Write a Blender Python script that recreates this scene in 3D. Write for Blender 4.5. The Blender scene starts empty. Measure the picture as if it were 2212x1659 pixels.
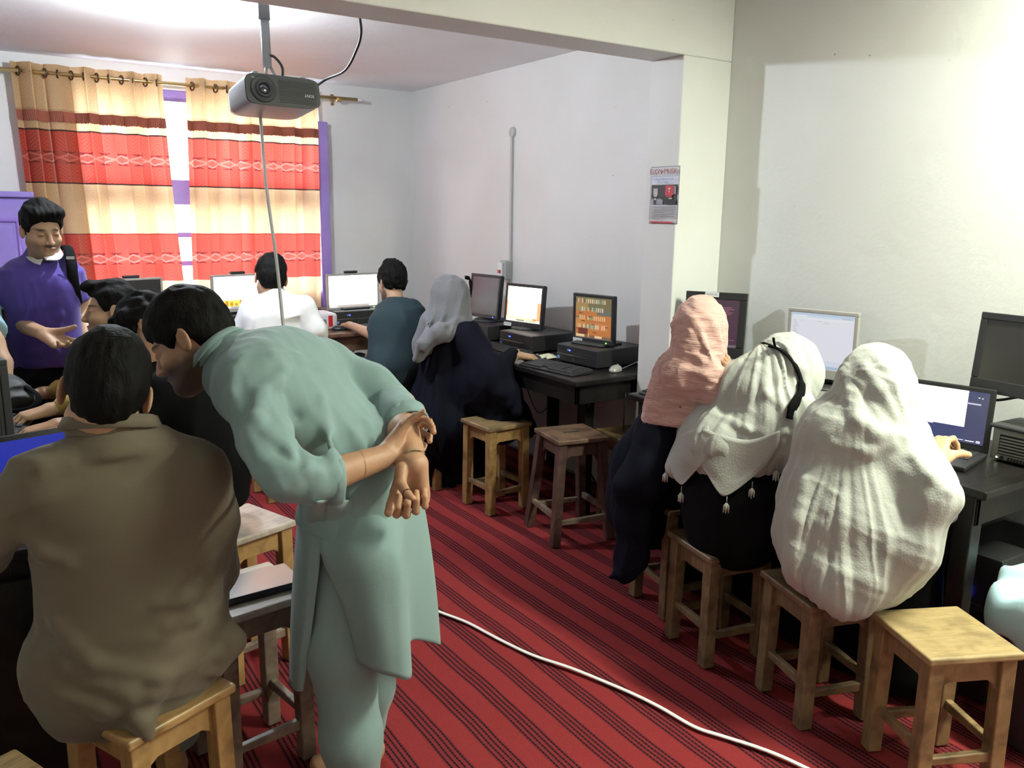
import bpy, bmesh, math, random
import numpy as np
from mathutils import Vector, Matrix
random.seed(7)
rng = np.random.RandomState(5)
SC = bpy.context.scene
COL = SC.collection

# ------------------------------------------------------------------ camera
CAM = np.array([0.0, 0.0, 1.6])
F = 1796.914
RW = np.array([[0.8369656848, -0.0987044356, 0.5382804816],
               [-0.5470891769, -0.1751505317, 0.8185448819],
               [0.0134861019, -0.9795814033, -0.2005951131]])   # world <- camera (x right, y down, z forward)
def _ray(px, py): return RW @ np.array([(px - 1106.0) / F, (py - 829.5) / F, 1.0])
def P(px, py, d): return CAM + _ray(px, py) * d                 # surveyed point at a given distance
def Pz(px, py, z):
    r = _ray(px, py); return CAM + r * ((z - CAM[2]) / r[2])
def Px(px, py, x):
    r = _ray(px, py); return CAM + r * (x / r[0])
def Py(px, py, y):
    r = _ray(px, py); return CAM + r * (y / r[1])
cam_d = bpy.data.cameras.new('camera'); cam = bpy.data.objects.new('camera', cam_d); COL.objects.link(cam)
cam_d.sensor_fit = 'HORIZONTAL'; cam_d.sensor_width = 36.0; cam_d.lens = 36.0 * F / 2212.0; cam_d.clip_start = 0.02
M = Matrix.Identity(4)
for i in range(3):
    M[i][0] = RW[i, 0]; M[i][1] = -RW[i, 1]; M[i][2] = -RW[i, 2]; M[i][3] = CAM[i]
cam.matrix_world = M
SC.camera = cam

# ------------------------------------------------------------------ world, lamps, exposure
SC.view_settings.view_transform = 'Standard'; SC.view_settings.look = 'None'
SC.view_settings.gamma = 1.0; SC.view_settings.use_curve_mapping = False
SC.view_settings.exposure = 0.0
W = bpy.data.worlds.new('sky'); SC.world = W; W.use_nodes = True
wn = W.node_tree.nodes; wn['Background'].inputs[0].default_value = (0.80, 0.90, 1.0, 1)
wn['Background'].inputs[1].default_value = 19.0
def lamp(name, kind, loc, energy, color, size=0.1, size_y=None, rot=None, spread=None):
    l = bpy.data.lights.new(name, kind); l.energy = energy; l.color = color
    if kind == 'AREA':
        l.shape = 'RECTANGLE' if size_y else 'SQUARE'; l.size = size
        if size_y: l.size_y = size_y
    else: l.shadow_soft_size = size
    o = bpy.data.objects.new(name, l); COL.objects.link(o); o.location = loc
    if rot: o.rotation_euler = rot
    return o
# the bulb on the ceiling of the far bay and the tube lamp of the near bay
lamp('far_bulb_light', 'POINT', (0.92, 4.20, 2.43), 165, (0.84, 0.94, 1.0), 0.035)
lamp('near_tube_light', 'AREA', (2.72, 0.45, 2.72), 150, (0.94, 1.0, 0.78), 0.08, 1.2, (0, 0, 0))
# sky portal in the window opening
pl = lamp('window_portal', 'AREA', (1.50, 6.52, 1.58), 1, (1, 1, 1), 1.75, 1.40, (math.radians(90), 0, math.radians(180)))
pl.data.cycles.is_portal = True
sun = bpy.data.lights.new('sun', 'SUN'); sun.energy = 0.0

# ------------------------------------------------------------------ materials
MATS = {}
def newmat(name):
    m = bpy.data.materials.new(name); m.use_nodes = True
    return m, m.node_tree.nodes, m.node_tree.links, m.node_tree.nodes['Principled BSDF']
def mat(name, col, rough=0.6, metal=0.0, noise=0.0, nscale=8.0, bump=0.0, bscale=60.0, stretch=None, emit=0.0, spec=0.5,
        sheen=0.0, alpha=1.0, trans=0.0, attr=False, sss=0.0, coord='Object', dark=None):
    if name in MATS: return MATS[name]
    m, N, L, B = newmat(name)
    col4 = (col[0], col[1], col[2], 1)
    B.inputs['Base Color'].default_value = col4
    B.inputs['Roughness'].default_value = rough; B.inputs['Metallic'].default_value = metal
    B.inputs['Specular IOR Level'].default_value = spec
    if sheen: B.inputs['Sheen Weight'].default_value = sheen; B.inputs['Sheen Roughness'].default_value = 0.5
    if sss: B.inputs['Subsurface Weight'].default_value = sss; B.inputs['Subsurface Radius'].default_value = (0.02, 0.008, 0.004); B.inputs['Subsurface Scale'].default_value = 0.5
    src = None
    if noise or bump:
        tc = N.new('ShaderNodeTexCoord'); mp = N.new('ShaderNodeMapping')
        L.new(tc.outputs[coord], mp.inputs[0])
        if stretch: mp.inputs['Scale'].default_value = stretch
    if attr:
        a = N.new('ShaderNodeAttribute'); a.attribute_name = 'Col'; src = a.outputs['Color']
    if noise:
        n = N.new('ShaderNodeTexNoise'); n.inputs['Scale'].default_value = nscale; n.inputs['Detail'].default_value = 6; n.inputs['Roughness'].default_value = 0.6
        L.new(mp.outputs[0], n.inputs[0])
        mx = N.new('ShaderNodeMix'); mx.data_type = 'RGBA'; mx.blend_type = 'MULTIPLY'; mx.inputs[0].default_value = 1.0
        rp = N.new('ShaderNodeValToRGB'); lo = 1 - noise
        dk = dark or (1, 1, 1)
        rp.color_ramp.elements[0].position = 0.3; rp.color_ramp.elements[0].color = (lo * dk[0], lo * dk[1], lo * dk[2], 1)
        rp.color_ramp.elements[1].position = 0.7; rp.color_ramp.elements[1].color = (1, 1, 1, 1)
        L.new(n.outputs[0], rp.inputs[0]); L.new(rp.outputs[0], mx.inputs[7])
        if src: L.new(src, mx.inputs[6])
        else: mx.inputs[6].default_value = col4
        src = mx.outputs[2]
    if src: L.new(src, B.inputs['Base Color'])
    if bump:
        n2 = N.new('ShaderNodeTexNoise'); n2.inputs['Scale'].default_value = bscale; n2.inputs['Detail'].default_value = 4
        L.new(mp.outputs[0], n2.inputs[0])
        bp = N.new('ShaderNodeBump'); bp.inputs['Strength'].default_value = bump; bp.inputs['Distance'].default_value = 0.01
        L.new(n2.outputs[0], bp.inputs['Height']); L.new(bp.outputs[0], B.inputs['Normal'])
    if emit:
        B.inputs['Emission Strength'].default_value = emit
        if src: L.new(src, B.inputs['Emission Color'])
        else: B.inputs['Emission Color'].default_value = col4
    MATS[name] = m
    return m

def screen_mat(name, strength):
    if name in MATS: return MATS[name]
    m, N, L, B = newmat(name)
    a = N.new('ShaderNodeAttribute'); a.attribute_name = 'Col'
    B.inputs['Base Color'].default_value = (0.01, 0.01, 0.012, 1); B.inputs['Roughness'].default_value = 0.25
    L.new(a.outputs['Color'], B.inputs['Emission Color']); B.inputs['Emission Strength'].default_value = strength
    MATS[name] = m; return m

def wood(name, c1, c2, rough=0.45, coat=0.2, dirt=0.5, spec=0.5):
    if name in MATS: return MATS[name]
    m, N, L, B = newmat(name)
    tc = N.new('ShaderNodeTexCoord'); mp = N.new('ShaderNodeMapping'); mp.inputs['Scale'].default_value = (3, 22, 3)
    L.new(tc.outputs['Object'], mp.inputs[0])
    n = N.new('ShaderNodeTexNoise'); n.inputs['Scale'].default_value = 4; n.inputs['Detail'].default_value = 8; n.inputs['Distortion'].default_value = 1.2
    L.new(mp.outputs[0], n.inputs[0])
    r = N.new('ShaderNodeValToRGB'); r.color_ramp.elements[0].color = (*c2, 1); r.color_ramp.elements[1].color = (*c1, 1)
    r.color_ramp.elements[0].position = 0.35; r.color_ramp.elements[1].position = 0.62
    L.new(n.outputs[0], r.inputs[0])
    n2 = N.new('ShaderNodeTexNoise'); n2.inputs['Scale'].default_value = 9; n2.inputs['Detail'].default_value = 5; L.new(tc.outputs['Object'], n2.inputs[0])
    r2 = N.new('ShaderNodeValToRGB'); r2.color_ramp.elements[0].position = 0.36; r2.color_ramp.elements[0].color = (1 - dirt, 1 - dirt, 1 - dirt, 1); r2.color_ramp.elements[1].position = 0.5
    L.new(n2.outputs[0], r2.inputs[0])
    mx = N.new('ShaderNodeMix'); mx.data_type = 'RGBA'; mx.blend_type = 'MULTIPLY'; mx.inputs[0].default_value = 1
    L.new(r.outputs[0], mx.inputs[6]); L.new(r2.outputs[0], mx.inputs[7]); L.new(mx.outputs[2], B.inputs['Base Color'])
    B.inputs['Roughness'].default_value = rough; B.inputs['Specular IOR Level'].default_value = spec; B.inputs['Coat Weight'].default_value = coat; B.inputs['Coat Roughness'].default_value = 0.25
    bp = N.new('ShaderNodeBump'); bp.inputs['Strength'].default_value = 0.15; bp.inputs['Distance'].default_value = 0.004
    L.new(n.outputs[0], bp.inputs['Height']); L.new(bp.outputs[0], B.inputs['Normal'])
    MATS[name] = m; return m

def plaster(name, col, marks=0.0):
    m, N, L, B = newmat(name)
    tc = N.new('ShaderNodeTexCoord')
    n = N.new('ShaderNodeTexNoise'); n.inputs['Scale'].default_value = 1.3; n.inputs['Detail'].default_value = 5
    L.new(tc.outputs['Object'], n.inputs[0])
    r = N.new('ShaderNodeValToRGB'); r.color_ramp.elements[0].color = (col[0] * .93, col[1] * .93, col[2] * .91, 1); r.color_ramp.elements[1].color = (*col, 1)
    r.color_ramp.elements[0].position = 0.35; r.color_ramp.elements[1].position = 0.6
    L.new(n.outputs[0], r.inputs[0])
    # scattered dark nicks
    v = N.new('ShaderNodeTexVoronoi'); v.inputs['Scale'].default_value = 4.0
    nd = N.new('ShaderNodeTexNoise'); nd.inputs['Scale'].default_value = 30; L.new(tc.outputs['Object'], nd.inputs[0])
    ad = N.new('ShaderNodeMix'); ad.data_type = 'RGBA'; ad.inputs[0].default_value = 0.02; L.new(tc.outputs['Object'], ad.inputs[6]); L.new(nd.outputs[1], ad.inputs[7])
    L.new(ad.outputs[2], v.inputs[0])
    r2 = N.new('ShaderNodeValToRGB'); r2.color_ramp.elements[0].position = 0.012; r2.color_ramp.elements[0].color = (.45, .43, .4, 1); r2.color_ramp.elements[1].position = 0.022
    L.new(v.outputs['Distance'], r2.inputs[0])
    mx = N.new('ShaderNodeMix'); mx.data_type = 'RGBA'; mx.blend_type = 'MULTIPLY'; mx.inputs[0].default_value = 1.0
    L.new(r.outputs[0], mx.inputs[6]); L.new(r2.outputs[0], mx.inputs[7]); L.new(mx.outputs[2], B.inputs['Base Color'])
    B.inputs['Roughness'].default_value = 0.55
    n3 = N.new('ShaderNodeTexNoise'); n3.inputs['Scale'].default_value = 14; n3.inputs['Detail'].default_value = 8; n3.inputs['Roughness'].default_value = 0.7
    L.new(tc.outputs['Object'], n3.inputs[0])
    bp = N.new('ShaderNodeBump'); bp.inputs['Strength'].default_value = 0.2; bp.inputs['Distance'].default_value = 0.012
    L.new(n3.outputs[0], bp.inputs['Height']); L.new(bp.outputs[0], B.inputs['Normal'])
    return m

# ------------------------------------------------------------------ mesh helpers
class MB:
    def __init__(s): s.v = []; s.f = []; s.c = []; s.smooth = False
    def add(s, vs, fs, col=None):
        b = len(s.v); s.v += [tuple(map(float, q)) for q in vs]; s.f += [tuple(b + i for i in q) for q in fs]
        if col is not None: s.c += [col] * len(fs)
        return s
    def box(s, lo, hi, col=None, m=None):
        x0, y0, z0 = lo; x1, y1, z1 = hi
        vs = [(x0, y0, z0), (x1, y0, z0), (x1, y1, z0), (x0, y1, z0), (x0, y0, z1), (x1, y0, z1), (x1, y1, z1), (x0, y1, z1)]
        if m is not None: vs = [m @ Vector(q) for q in vs]
        return s.add(vs, [(3, 2, 1, 0), (4, 5, 6, 7), (0, 1, 5, 4), (1, 2, 6, 5), (2, 3, 7, 6), (3, 0, 4, 7)], col)
    def bar(s, p0, p1, w0, w1=None, up=(0, 0, 1), d0=None, d1=None):
        p0 = np.array(p0, float); p1 = np.array(p1, float); w1 = w0 if w1 is None else w1; d0 = w0 if d0 is None else d0; d1 = w1 if d1 is None else d1
        a = p1 - p0; a /= np.linalg.norm(a); up = np.array(up, float)
        if abs(a @ up) > .95: up = np.array([1.0, 0, 0]) if abs(a[0]) < .9 else np.array([0, 1.0, 0])
        u = np.cross(up, a); u /= np.linalg.norm(u); w = np.cross(a, u)
        vs = []
        for p, ww, dd in ((p0, w0, d0), (p1, w1, d1)):
            for i, j in ((-1, -1), (1, -1), (1, 1), (-1, 1)): vs.append(p + u * i * ww / 2 + w * j * dd / 2)
        return s.add(vs, [(3, 2, 1, 0), (4, 5, 6, 7), (0, 1, 5, 4), (1, 2, 6, 5), (2, 3, 7, 6), (3, 0, 4, 7)])
    def tube(s, pts, r, n=8, cap=True, flat=1.0):
        pts = [np.array(p, float) for p in pts]; rs = r if isinstance(r, (list, tuple)) else [r] * len(pts)
        vs = []; fs = []; prev = None
        for i, p in enumerate(pts):
            a = pts[min(i + 1, len(pts) - 1)] - pts[max(i - 1, 0)]; a /= (np.linalg.norm(a) + 1e-9)
            if prev is None:
                u = np.cross(a, [0, 0, 1.0]) if abs(a[2]) < .9 else np.cross(a, [1.0, 0, 0])
            else: u = prev - a * (prev @ a)
            u /= np.linalg.norm(u); prev = u; w = np.cross(a, u)
            for k in range(n):
                t = 2 * math.pi * k / n; vs.append(p + (u * math.cos(t) + w * math.sin(t) * flat) * rs[i])
        for i in range(len(pts) - 1):
            for k in range(n):
                a0 = i * n + k; b0 = i * n + (k + 1) % n; fs.append((a0, b0, b0 + n, a0 + n))
        if cap: fs.append(tuple(range(n))[::-1]); fs.append(tuple(range((len(pts) - 1) * n, len(pts) * n)))
        s.smooth = True
        return s.add(vs, fs)
    def lathe(s, prof, c=(0, 0, 0), n=24, m=None):
        vs = []; fs = []
        for r, z in prof:
            for k in range(n):
                t = 2 * math.pi * k / n; vs.append(Vector((c[0] + r * math.cos(t), c[1] + r * math.sin(t), c[2] + z)))
        if m is not None: vs = [m @ v for v in vs]
        for i in range(len(prof) - 1):
            for k in range(n):
                a0 = i * n + k; b0 = i * n + (k + 1) % n; fs.append((a0, b0, b0 + n, a0 + n))
        fs.append(tuple(range(n))[::-1]); fs.append(tuple(range((len(prof) - 1) * n, len(prof) * n)))
        s.smooth = True
        return s.add(vs, fs)
    def quadgrid(s, G):
        h, w = len(G), len(G[0]); s.smooth = True
        return s.add([p for row in G for p in row], [(i * w + j, i * w + j + 1, (i + 1) * w + j + 1, (i + 1) * w + j) for i in range(h - 1) for j in range(w - 1)])

def wloc(o):
    l = Vector((0, 0, 0))
    while o is not None: l += o.location; o = o.parent
    return l
def obj(name, mb, material, parent=None, local=False, bevel=0.0, bseg=2, smooth=None, solid=0.0, label=None, subd=0):
    me = bpy.data.meshes.new(name)
    if isinstance(mb, tuple): vs, fs = mb[0], mb[1]; cols = mb[2] if len(mb) > 2 else None; sm = True
    else: vs, fs, cols, sm = mb.v, mb.f, mb.c, mb.smooth
    vs = np.asarray(vs, dtype=float)
    if parent is not None and not local: vs = vs - np.array(wloc(parent))
    if isinstance(fs, np.ndarray):
        me.vertices.add(len(vs)); me.vertices.foreach_set('co', vs.astype(np.float32).ravel())
        nf = len(fs); me.loops.add(nf * 4); me.loops.foreach_set('vertex_index', fs.astype(np.int32).ravel())
        me.polygons.add(nf); me.polygons.foreach_set('loop_start', (np.arange(nf) * 4).astype(np.int32)); me.polygons.foreach_set('loop_total', np.full(nf, 4, np.int32))
        me.update(calc_edges=True); me.validate()
    else: me.from_pydata([tuple(v) for v in vs], [], fs); me.update()
    if cols is not None and len(cols):
        if len(cols) == len(me.vertices) and isinstance(cols, np.ndarray):
            ca = me.color_attributes.new('Col', 'FLOAT_COLOR', 'POINT'); ca.data.foreach_set('color', np.c_[cols, np.ones(len(cols))].astype(np.float32).ravel())
        else:
            ca = me.color_attributes.new('Col', 'FLOAT_COLOR', 'CORNER'); out = []
            for p in me.polygons: out += [(*cols[p.index], 1.0)] * p.loop_total
            ca.data.foreach_set('color', np.array(out, np.float32).ravel())
    if (sm if smooth is None else smooth): me.polygons.foreach_set('use_smooth', [True] * len(me.polygons))
    if material: me.materials.append(material)
    o = bpy.data.objects.new(name, me); COL.objects.link(o)
    if parent: o.parent = parent
    if label: o['label'] = label
    if solid: q = o.modifiers.new('s', 'SOLIDIFY'); q.thickness = solid; q.offset = 0
    if subd: q = o.modifiers.new('u', 'SUBSURF'); q.levels = subd; q.render_levels = subd
    if bevel:
        q = o.modifiers.new('b', 'BEVEL'); q.width = bevel; q.segments = bseg; q.limit_method = 'ANGLE'
        q.harden_normals = False
    return o
def thing(name, label, cat, loc=(0, 0, 0), rz=0.0, group=None):
    o = bpy.data.objects.new(name, None); COL.objects.link(o); o.location = loc; o.rotation_euler = (0, 0, rz); o.empty_display_size = 0.05
    o['label'] = label; o['category'] = cat
    if group: o['group'] = group
    return o
def tag(o, label, cat, group=None):
    o['label'] = label; o['category'] = cat
    if group: o['group'] = group
    return o
def struct(name, mb, m, parent=None, **k):
    o = obj(name, mb, m, parent, **k)
    if parent is None: o['kind'] = 'structure'
    return o
def dup(root, loc, rz, label, group=None):
    r = root.copy(); COL.objects.link(r); r.location = loc; r.rotation_euler = (0, 0, rz); r['label'] = label
    if group: r['group'] = group
    for ch in list(root.children):
        c = ch.copy(); COL.objects.link(c); c.parent = r
        for g in ch.children:
            d = g.copy(); COL.objects.link(d); d.parent = c
    return r
def text_mesh(s, size, m4, extrude=0.0):
    cu = bpy.data.curves.new('t', 'FONT'); cu.body = s; cu.size = size; cu.align_x = 'CENTER'; cu.align_y = 'CENTER'; cu.extrude = extrude; cu.resolution_u = 2
    o = bpy.data.objects.new('t', cu); COL.objects.link(o)
    dg = bpy.context.evaluated_depsgraph_get(); me = o.evaluated_get(dg).to_mesh()
    vs = [m4 @ v.co for v in me.vertices]; fs = [tuple(p.vertices) for p in me.polygons]
    o.evaluated_get(dg).to_mesh_clear(); bpy.data.objects.remove(o); bpy.data.curves.remove(cu)
    q = MB(); q.add(vs, fs); return q
def catmull(pts, n=8):
    pts = [np.array(p, float) for p in pts]; out = []
    Pp = [2 * pts[0] - pts[1]] + pts + [2 * pts[-1] - pts[-2]]
    for i in range(1, len(Pp) - 2):
        p0, p1, p2, p3 = Pp[i - 1:i + 3]
        for k in range(n):
            t = k / n; out.append(.5 * ((2 * p1) + (-p0 + p2) * t + (2 * p0 - 5 * p1 + 4 * p2 - p3) * t * t + (-p0 + 3 * p1 - 3 * p2 + p3) * t ** 3))
    out.append(pts[-1]); return out
def sheet(rows, nu=6, nv=6):
    """rows: list of rows of control points -> smooth dense grid"""
    R = [catmull(r, nu) for r in rows]; w = len(R[0]); cols = [catmull([R[i][j] for i in range(len(R))], nv) for j in range(w)]
    return [[cols[j][i] for j in range(w)] for i in range(len(cols[0]))]
# ------------------------------------------------------------------ signed distance modelling of bodies and cloth
def _n(v): v = np.array(v, float); return v / (np.linalg.norm(v) + 1e-12)
_H = rng.rand(4096).astype(np.float32) * 2 - 1
def vnoise(p):
    """smooth value noise, p (N,3)"""
    i = np.floor(p).astype(np.int64); f = (p - i).astype(np.float32); f = f * f * (3 - 2 * f); out = 0
    def h(a, b, c): return _H[((a * 73856093) ^ (b * 19349663) ^ (c * 83492791)) & 4095]
    for dx in (0, 1):
        wx = f[:, 0] if dx else 1 - f[:, 0]
        for dy in (0, 1):
            wy = f[:, 1] if dy else 1 - f[:, 1]
            for dz in (0, 1):
                wz = f[:, 2] if dz else 1 - f[:, 2]
                out = out + wx * wy * wz * h(i[:, 0] + dx, i[:, 1] + dy, i[:, 2] + dz)
    return out
class Sdf:
    def __init__(s): s.p = []
    def _add(s, fn, lo, hi, k, op): s.p.append((fn, np.array(lo, float), np.array(hi, float), k, op)); return s
    def cap(s, a, b, r0, r1=None, k=0.02, op='u'):
        a = np.array(a, float); b = np.array(b, float); r1 = r0 if r1 is None else r1; ab = b - a; L = ab @ ab + 1e-12
        def fn(q):
            t = np.clip((q - a) @ ab / L, 0, 1); return np.linalg.norm(q - a - t[:, None] * ab, axis=1) - (r0 + (r1 - r0) * t)
        R = max(r0, r1) + k; return s._add(fn, np.minimum(a, b) - R, np.maximum(a, b) + R, k, op)
    def chain(s, pts, rs, k=0.02, op='u'):
        for i in range(len(pts) - 1): s.cap(pts[i], pts[i + 1], rs[i], rs[i + 1], k, op)
        return s
    def tube(s, a, b, r0, r1=None, k=0.01, op='u', e=0.006):
        a = np.array(a, float); b = np.array(b, float); r1 = r0 if r1 is None else r1; ab = b - a; l = np.linalg.norm(ab); u = ab / l
        def fn(q):
            w = (q - a) @ u; t = np.clip(w / l, 0, 1); rad = np.linalg.norm(q - a - w[:, None] * u, axis=1) - (r0 + (r1 - r0) * t)
            ax = np.maximum(-w, w - l); m = np.maximum(rad, ax); h = np.maximum(e - np.abs(rad - ax), 0) / e; return m + h * h * e * .25
        R = max(r0, r1) * 1.3 + k; return s._add(fn, np.minimum(a, b) - R, np.maximum(a, b) + R, k, op)
    def ell(s, c, rad, ax=None, k=0.02, op='u'):
        c = np.array(c, float); rad = np.array(rad, float); A = np.eye(3) if ax is None else np.array(ax, float)
        def fn(q):
            l = (q - c) @ A.T; k0 = np.linalg.norm(l / rad, axis=1); k1 = np.linalg.norm(l / rad ** 2, axis=1) + 1e-9; return k0 * (k0 - 1) / k1
        R = rad.max() + k; return s._add(fn, c - R, c + R, k, op)
    def ecap(s, a, b, u, a0, b0, a1=None, b1=None, k=0.03, op='u'):
        a = np.array(a, float); b = np.array(b, float); a1 = a0 if a1 is None else a1; b1 = b0 if b1 is None else b1
        ab = b - a; L = ab @ ab + 1e-12; w = _n(ab); u = _n(np.array(u, float) - w * (np.array(u, float) @ w)); v = np.cross(w, u)
        def fn(q):
            t = np.clip((q - a) @ ab / L, 0, 1); d = q - a - t[:, None] * ab; A = a0 + (a1 - a0) * t; B = b0 + (b1 - b0) * t
            x = d @ u; y = d @ v; z = d @ w; k0 = np.sqrt((x / A) ** 2 + (y / B) ** 2 + (z / B) ** 2)
            k1 = np.sqrt((x / A ** 2) ** 2 + (y / B ** 2) ** 2 + (z / B ** 2) ** 2) + 1e-9; return k0 * (k0 - 1) / k1
        R = max(a0, b0, a1, b1) + k; return s._add(fn, np.minimum(a, b) - R, np.maximum(a, b) + R, k, op)
    def cut(s, pt, nrm, k=0.008):
        pt = np.array(pt, float); nrm = _n(nrm)
        return s._add(lambda q: (q - pt) @ nrm, None if 0 else [-1e9] * 3, [1e9] * 3, k, 'i')
    def ev(s, q):
        q = np.atleast_2d(np.array(q, float)); o = np.full(len(q), 1.0)
        for fn, a, b, k, op in s.p:
            d = fn(q); kk = max(k, 1e-6)
            if op == 'u': h = np.maximum(kk - np.abs(o - d), 0) / kk; o = np.minimum(o, d) - h * h * kk * .25
            else:
                if op == 's': d = -d
                h = np.maximum(kk - np.abs(o - d), 0) / kk; o = np.maximum(o, d) + h * h * kk * .25
        return o
    def surf(s, px, py, lo=.9, hi=6.0):
        '''where the line of sight from the survey point meets this surface'''
        r = _ray(px, py); t = np.arange(lo, hi, .01); v = s.ev(CAM + r * t[:, None]); i = np.argmax(v < 0)
        if v[i] >= 0: t0 = t[np.argmin(v)]
        else:
            a, b = t[i] - .01, t[i]
            for _ in range(8):
                m = (a + b) / 2
                if s.ev(CAM + r * m)[0] < 0: b = m
                else: a = m
            t0 = b
        return CAM + r * t0
    def on(s, px, py, off=0.0, fallback=None):
        r = _ray(px, py); p = s.surf(px, py)
        if fallback is not None and abs(s.ev(p)[0]) > .02: p = P(px, py, fallback)
        return p - _n(r) * off
    def crease(s, pts, r, k=.02, sink=.45, op='u', lo=.9):
        '''a raised (or sunk) fold of cloth that follows the surface'''
        P_ = [s.surf(x, y, lo) for x, y in pts]; o = []
        for p in P_: d = _n(p - CAM); o.append(p + d * (r * sink if op == 'u' else -r * sink))
        n = len(o); rr = [r * (.55 if i in (0, n - 1) else 1.0) for i in range(n)]
        return s.chain(o, rr, k, op)
    def bounds(s):
        lo = np.min([p[1] for p in s.p if p[4] == 'u'], axis=0); hi = np.max([p[2] for p in s.p if p[4] == 'u'], axis=0); return lo - .01, hi + .01
    def grid(s, lo, hi, h):
        lo = np.array(lo, float); n = np.ceil((np.array(hi) - lo) / h).astype(int) + 2
        D = np.full(n, 1.0, np.float32); g = [lo[i] + h * np.arange(n[i]) for i in range(3)]
        for fn, a, b, k, op in s.p:
            i0 = np.clip(np.floor((a - lo) / h).astype(float) - 3, 0, n).astype(int); i1 = np.clip(np.ceil((b - lo) / h) + 4, 0, n).astype(int)
            if np.any(i1 <= i0): continue
            sl = tuple(slice(i0[i], i1[i]) for i in range(3)); X = np.stack(np.meshgrid(*[g[i][sl[i]] for i in range(3)], indexing='ij'), -1).reshape(-1, 3)
            d = fn(X).reshape(D[sl].shape).astype(np.float32); o = D[sl]
            if op == 'u':
                if k > 0: hh = np.maximum(k - np.abs(o - d), 0) / k; D[sl] = np.minimum(o, d) - hh * hh * k * .25
                else: D[sl] = np.minimum(o, d)
            else:
                if op == 's': d = -d
                if k > 0: hh = np.maximum(k - np.abs(o - d), 0) / k; D[sl] = np.maximum(o, d) + hh * hh * k * .25
                else: D[sl] = np.maximum(o, d)
        return D, lo
    def mesh(s, h, lo=None, hi=None, holes=()):
        if lo is None: lo, hi = s.bounds()
        D, lo = s.grid(lo, hi, h); V, Q = surface_nets(D, lo, h)
        for a, b in holes:
            c = V[Q].mean(1); m = np.all((c > a) & (c < b), axis=1); Q = Q[~m]
        return V, Q
def surface_nets(D, lo, h):
    I = D < 0; n = D.shape
    c = sum(I[dx:n[0] - 1 + dx, dy:n[1] - 1 + dy, dz:n[2] - 1 + dz].astype(np.int8) for dx in (0, 1) for dy in (0, 1) for dz in (0, 1))
    act = np.argwhere((c > 0) & (c < 8)); idx = np.full(c.shape, -1, np.int64); idx[tuple(act.T)] = np.arange(len(act))
    offs = np.array([(a, b, d) for a in (0, 1) for b in (0, 1) for d in (0, 1)])
    vals = np.stack([D[act[:, 0] + o[0], act[:, 1] + o[1], act[:, 2] + o[2]] for o in offs], 1)
    acc = np.zeros((len(act), 3)); cnt = np.zeros(len(act))
    for i in range(8):
        for j in range(i + 1, 8):
            if np.abs(offs[i] - offs[j]).sum() != 1: continue
            a, b = vals[:, i], vals[:, j]; m = (a < 0) != (b < 0); t = np.where(m, a / np.where(a - b == 0, 1, a - b), 0)
            p = offs[i] + t[:, None] * (offs[j] - offs[i]); acc += p * m[:, None]; cnt += m
    V = lo + h * (act + acc / np.maximum(cnt, 1)[:, None]); Q = []
    for ax in range(3):
        s0 = [slice(None)] * 3; s1 = [slice(None)] * 3; s0[ax] = slice(0, -1); s1[ax] = slice(1, None)
        A = I[tuple(s0)]; B = I[tuple(s1)]; e = np.argwhere(A != B)
        o1, o2 = [(ax + 1) % 3, (ax + 2) % 3]; ok = np.all([(e[:, o1] > 0), (e[:, o2] > 0), (e[:, o1] < n[o1] - 1), (e[:, o2] < n[o2] - 1)], axis=0); e = e[ok]
        d1 = np.zeros(3, int); d1[o1] = 1; d2 = np.zeros(3, int); d2[o2] = 1
        q = np.stack([idx[tuple((e - d1 - d2).T)], idx[tuple((e - d2).T)], idx[tuple(e.T)], idx[tuple((e - d1).T)]], 1)
        fl = ~A[tuple(e.T)]; q[fl] = q[fl][:, ::-1]; Q.append(q)
    Q = np.concatenate(Q); Q = Q[(Q >= 0).all(1)]; return V, Q
def vnormals(V, Q):
    a = V[Q[:, 2]] - V[Q[:, 0]]; b = V[Q[:, 3]] - V[Q[:, 1]]; n = np.cross(a, b); N = np.zeros_like(V)
    for i in range(4): np.add.at(N, Q[:, i], n)
    return N / (np.linalg.norm(N, axis=1)[:, None] + 1e-12)
def relax(V, Q, it=1, lam=.5):
    for _ in range(it):
        S = np.zeros_like(V); c = np.zeros(len(V))
        for i in range(4):
            for j in ((i + 1) % 4, (i + 3) % 4): np.add.at(S, Q[:, i], V[Q[:, j]]); np.add.at(c, Q[:, i], 1)
        V = V + lam * (S / np.maximum(c, 1)[:, None] - V) * (c > 0)[:, None]
    return V
def frame3(d):                       # rows: two sides and the direction d
    d = _n(d); a = np.array([0, 0, 1.0]) if abs(d[2]) < .9 else np.array([1.0, 0, 0]); u = _n(np.cross(a, d)); return np.stack([u, np.cross(d, u), d])
def folds(V, Q, d, amp, freq=14.0, along=2.5, seed=0.0, warp=.5, sharp=1.4, mask=None):
    """ridged drapery folds that run along direction d"""
    A = frame3(d); L = V @ A.T; w = vnoise(L * np.array([3.5, 3.5, 1.6]) + seed * 7.3) * warp
    q = np.stack([L[:, 0] * freq + w * 1.5, L[:, 1] * freq + w, L[:, 2] * along + w * .7], 1) + seed * 13.1
    r = 1 - np.abs(vnoise(q)) * 1.6; r = np.sign(r) * np.abs(r) ** sharp; r2 = vnoise(q * 2.1 + 5.0) * .35
    amt = amp * (r - .35 + r2)
    if mask is not None: amt = amt * mask
    return V + vnormals(V, Q) * amt[:, None]
def join(parts):
    Vs = []; Qs = []; b = 0
    for V, Q in parts: Vs.append(V); Qs.append(Q + b); b += len(V)
    return np.concatenate(Vs), np.concatenate(Qs)

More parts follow.
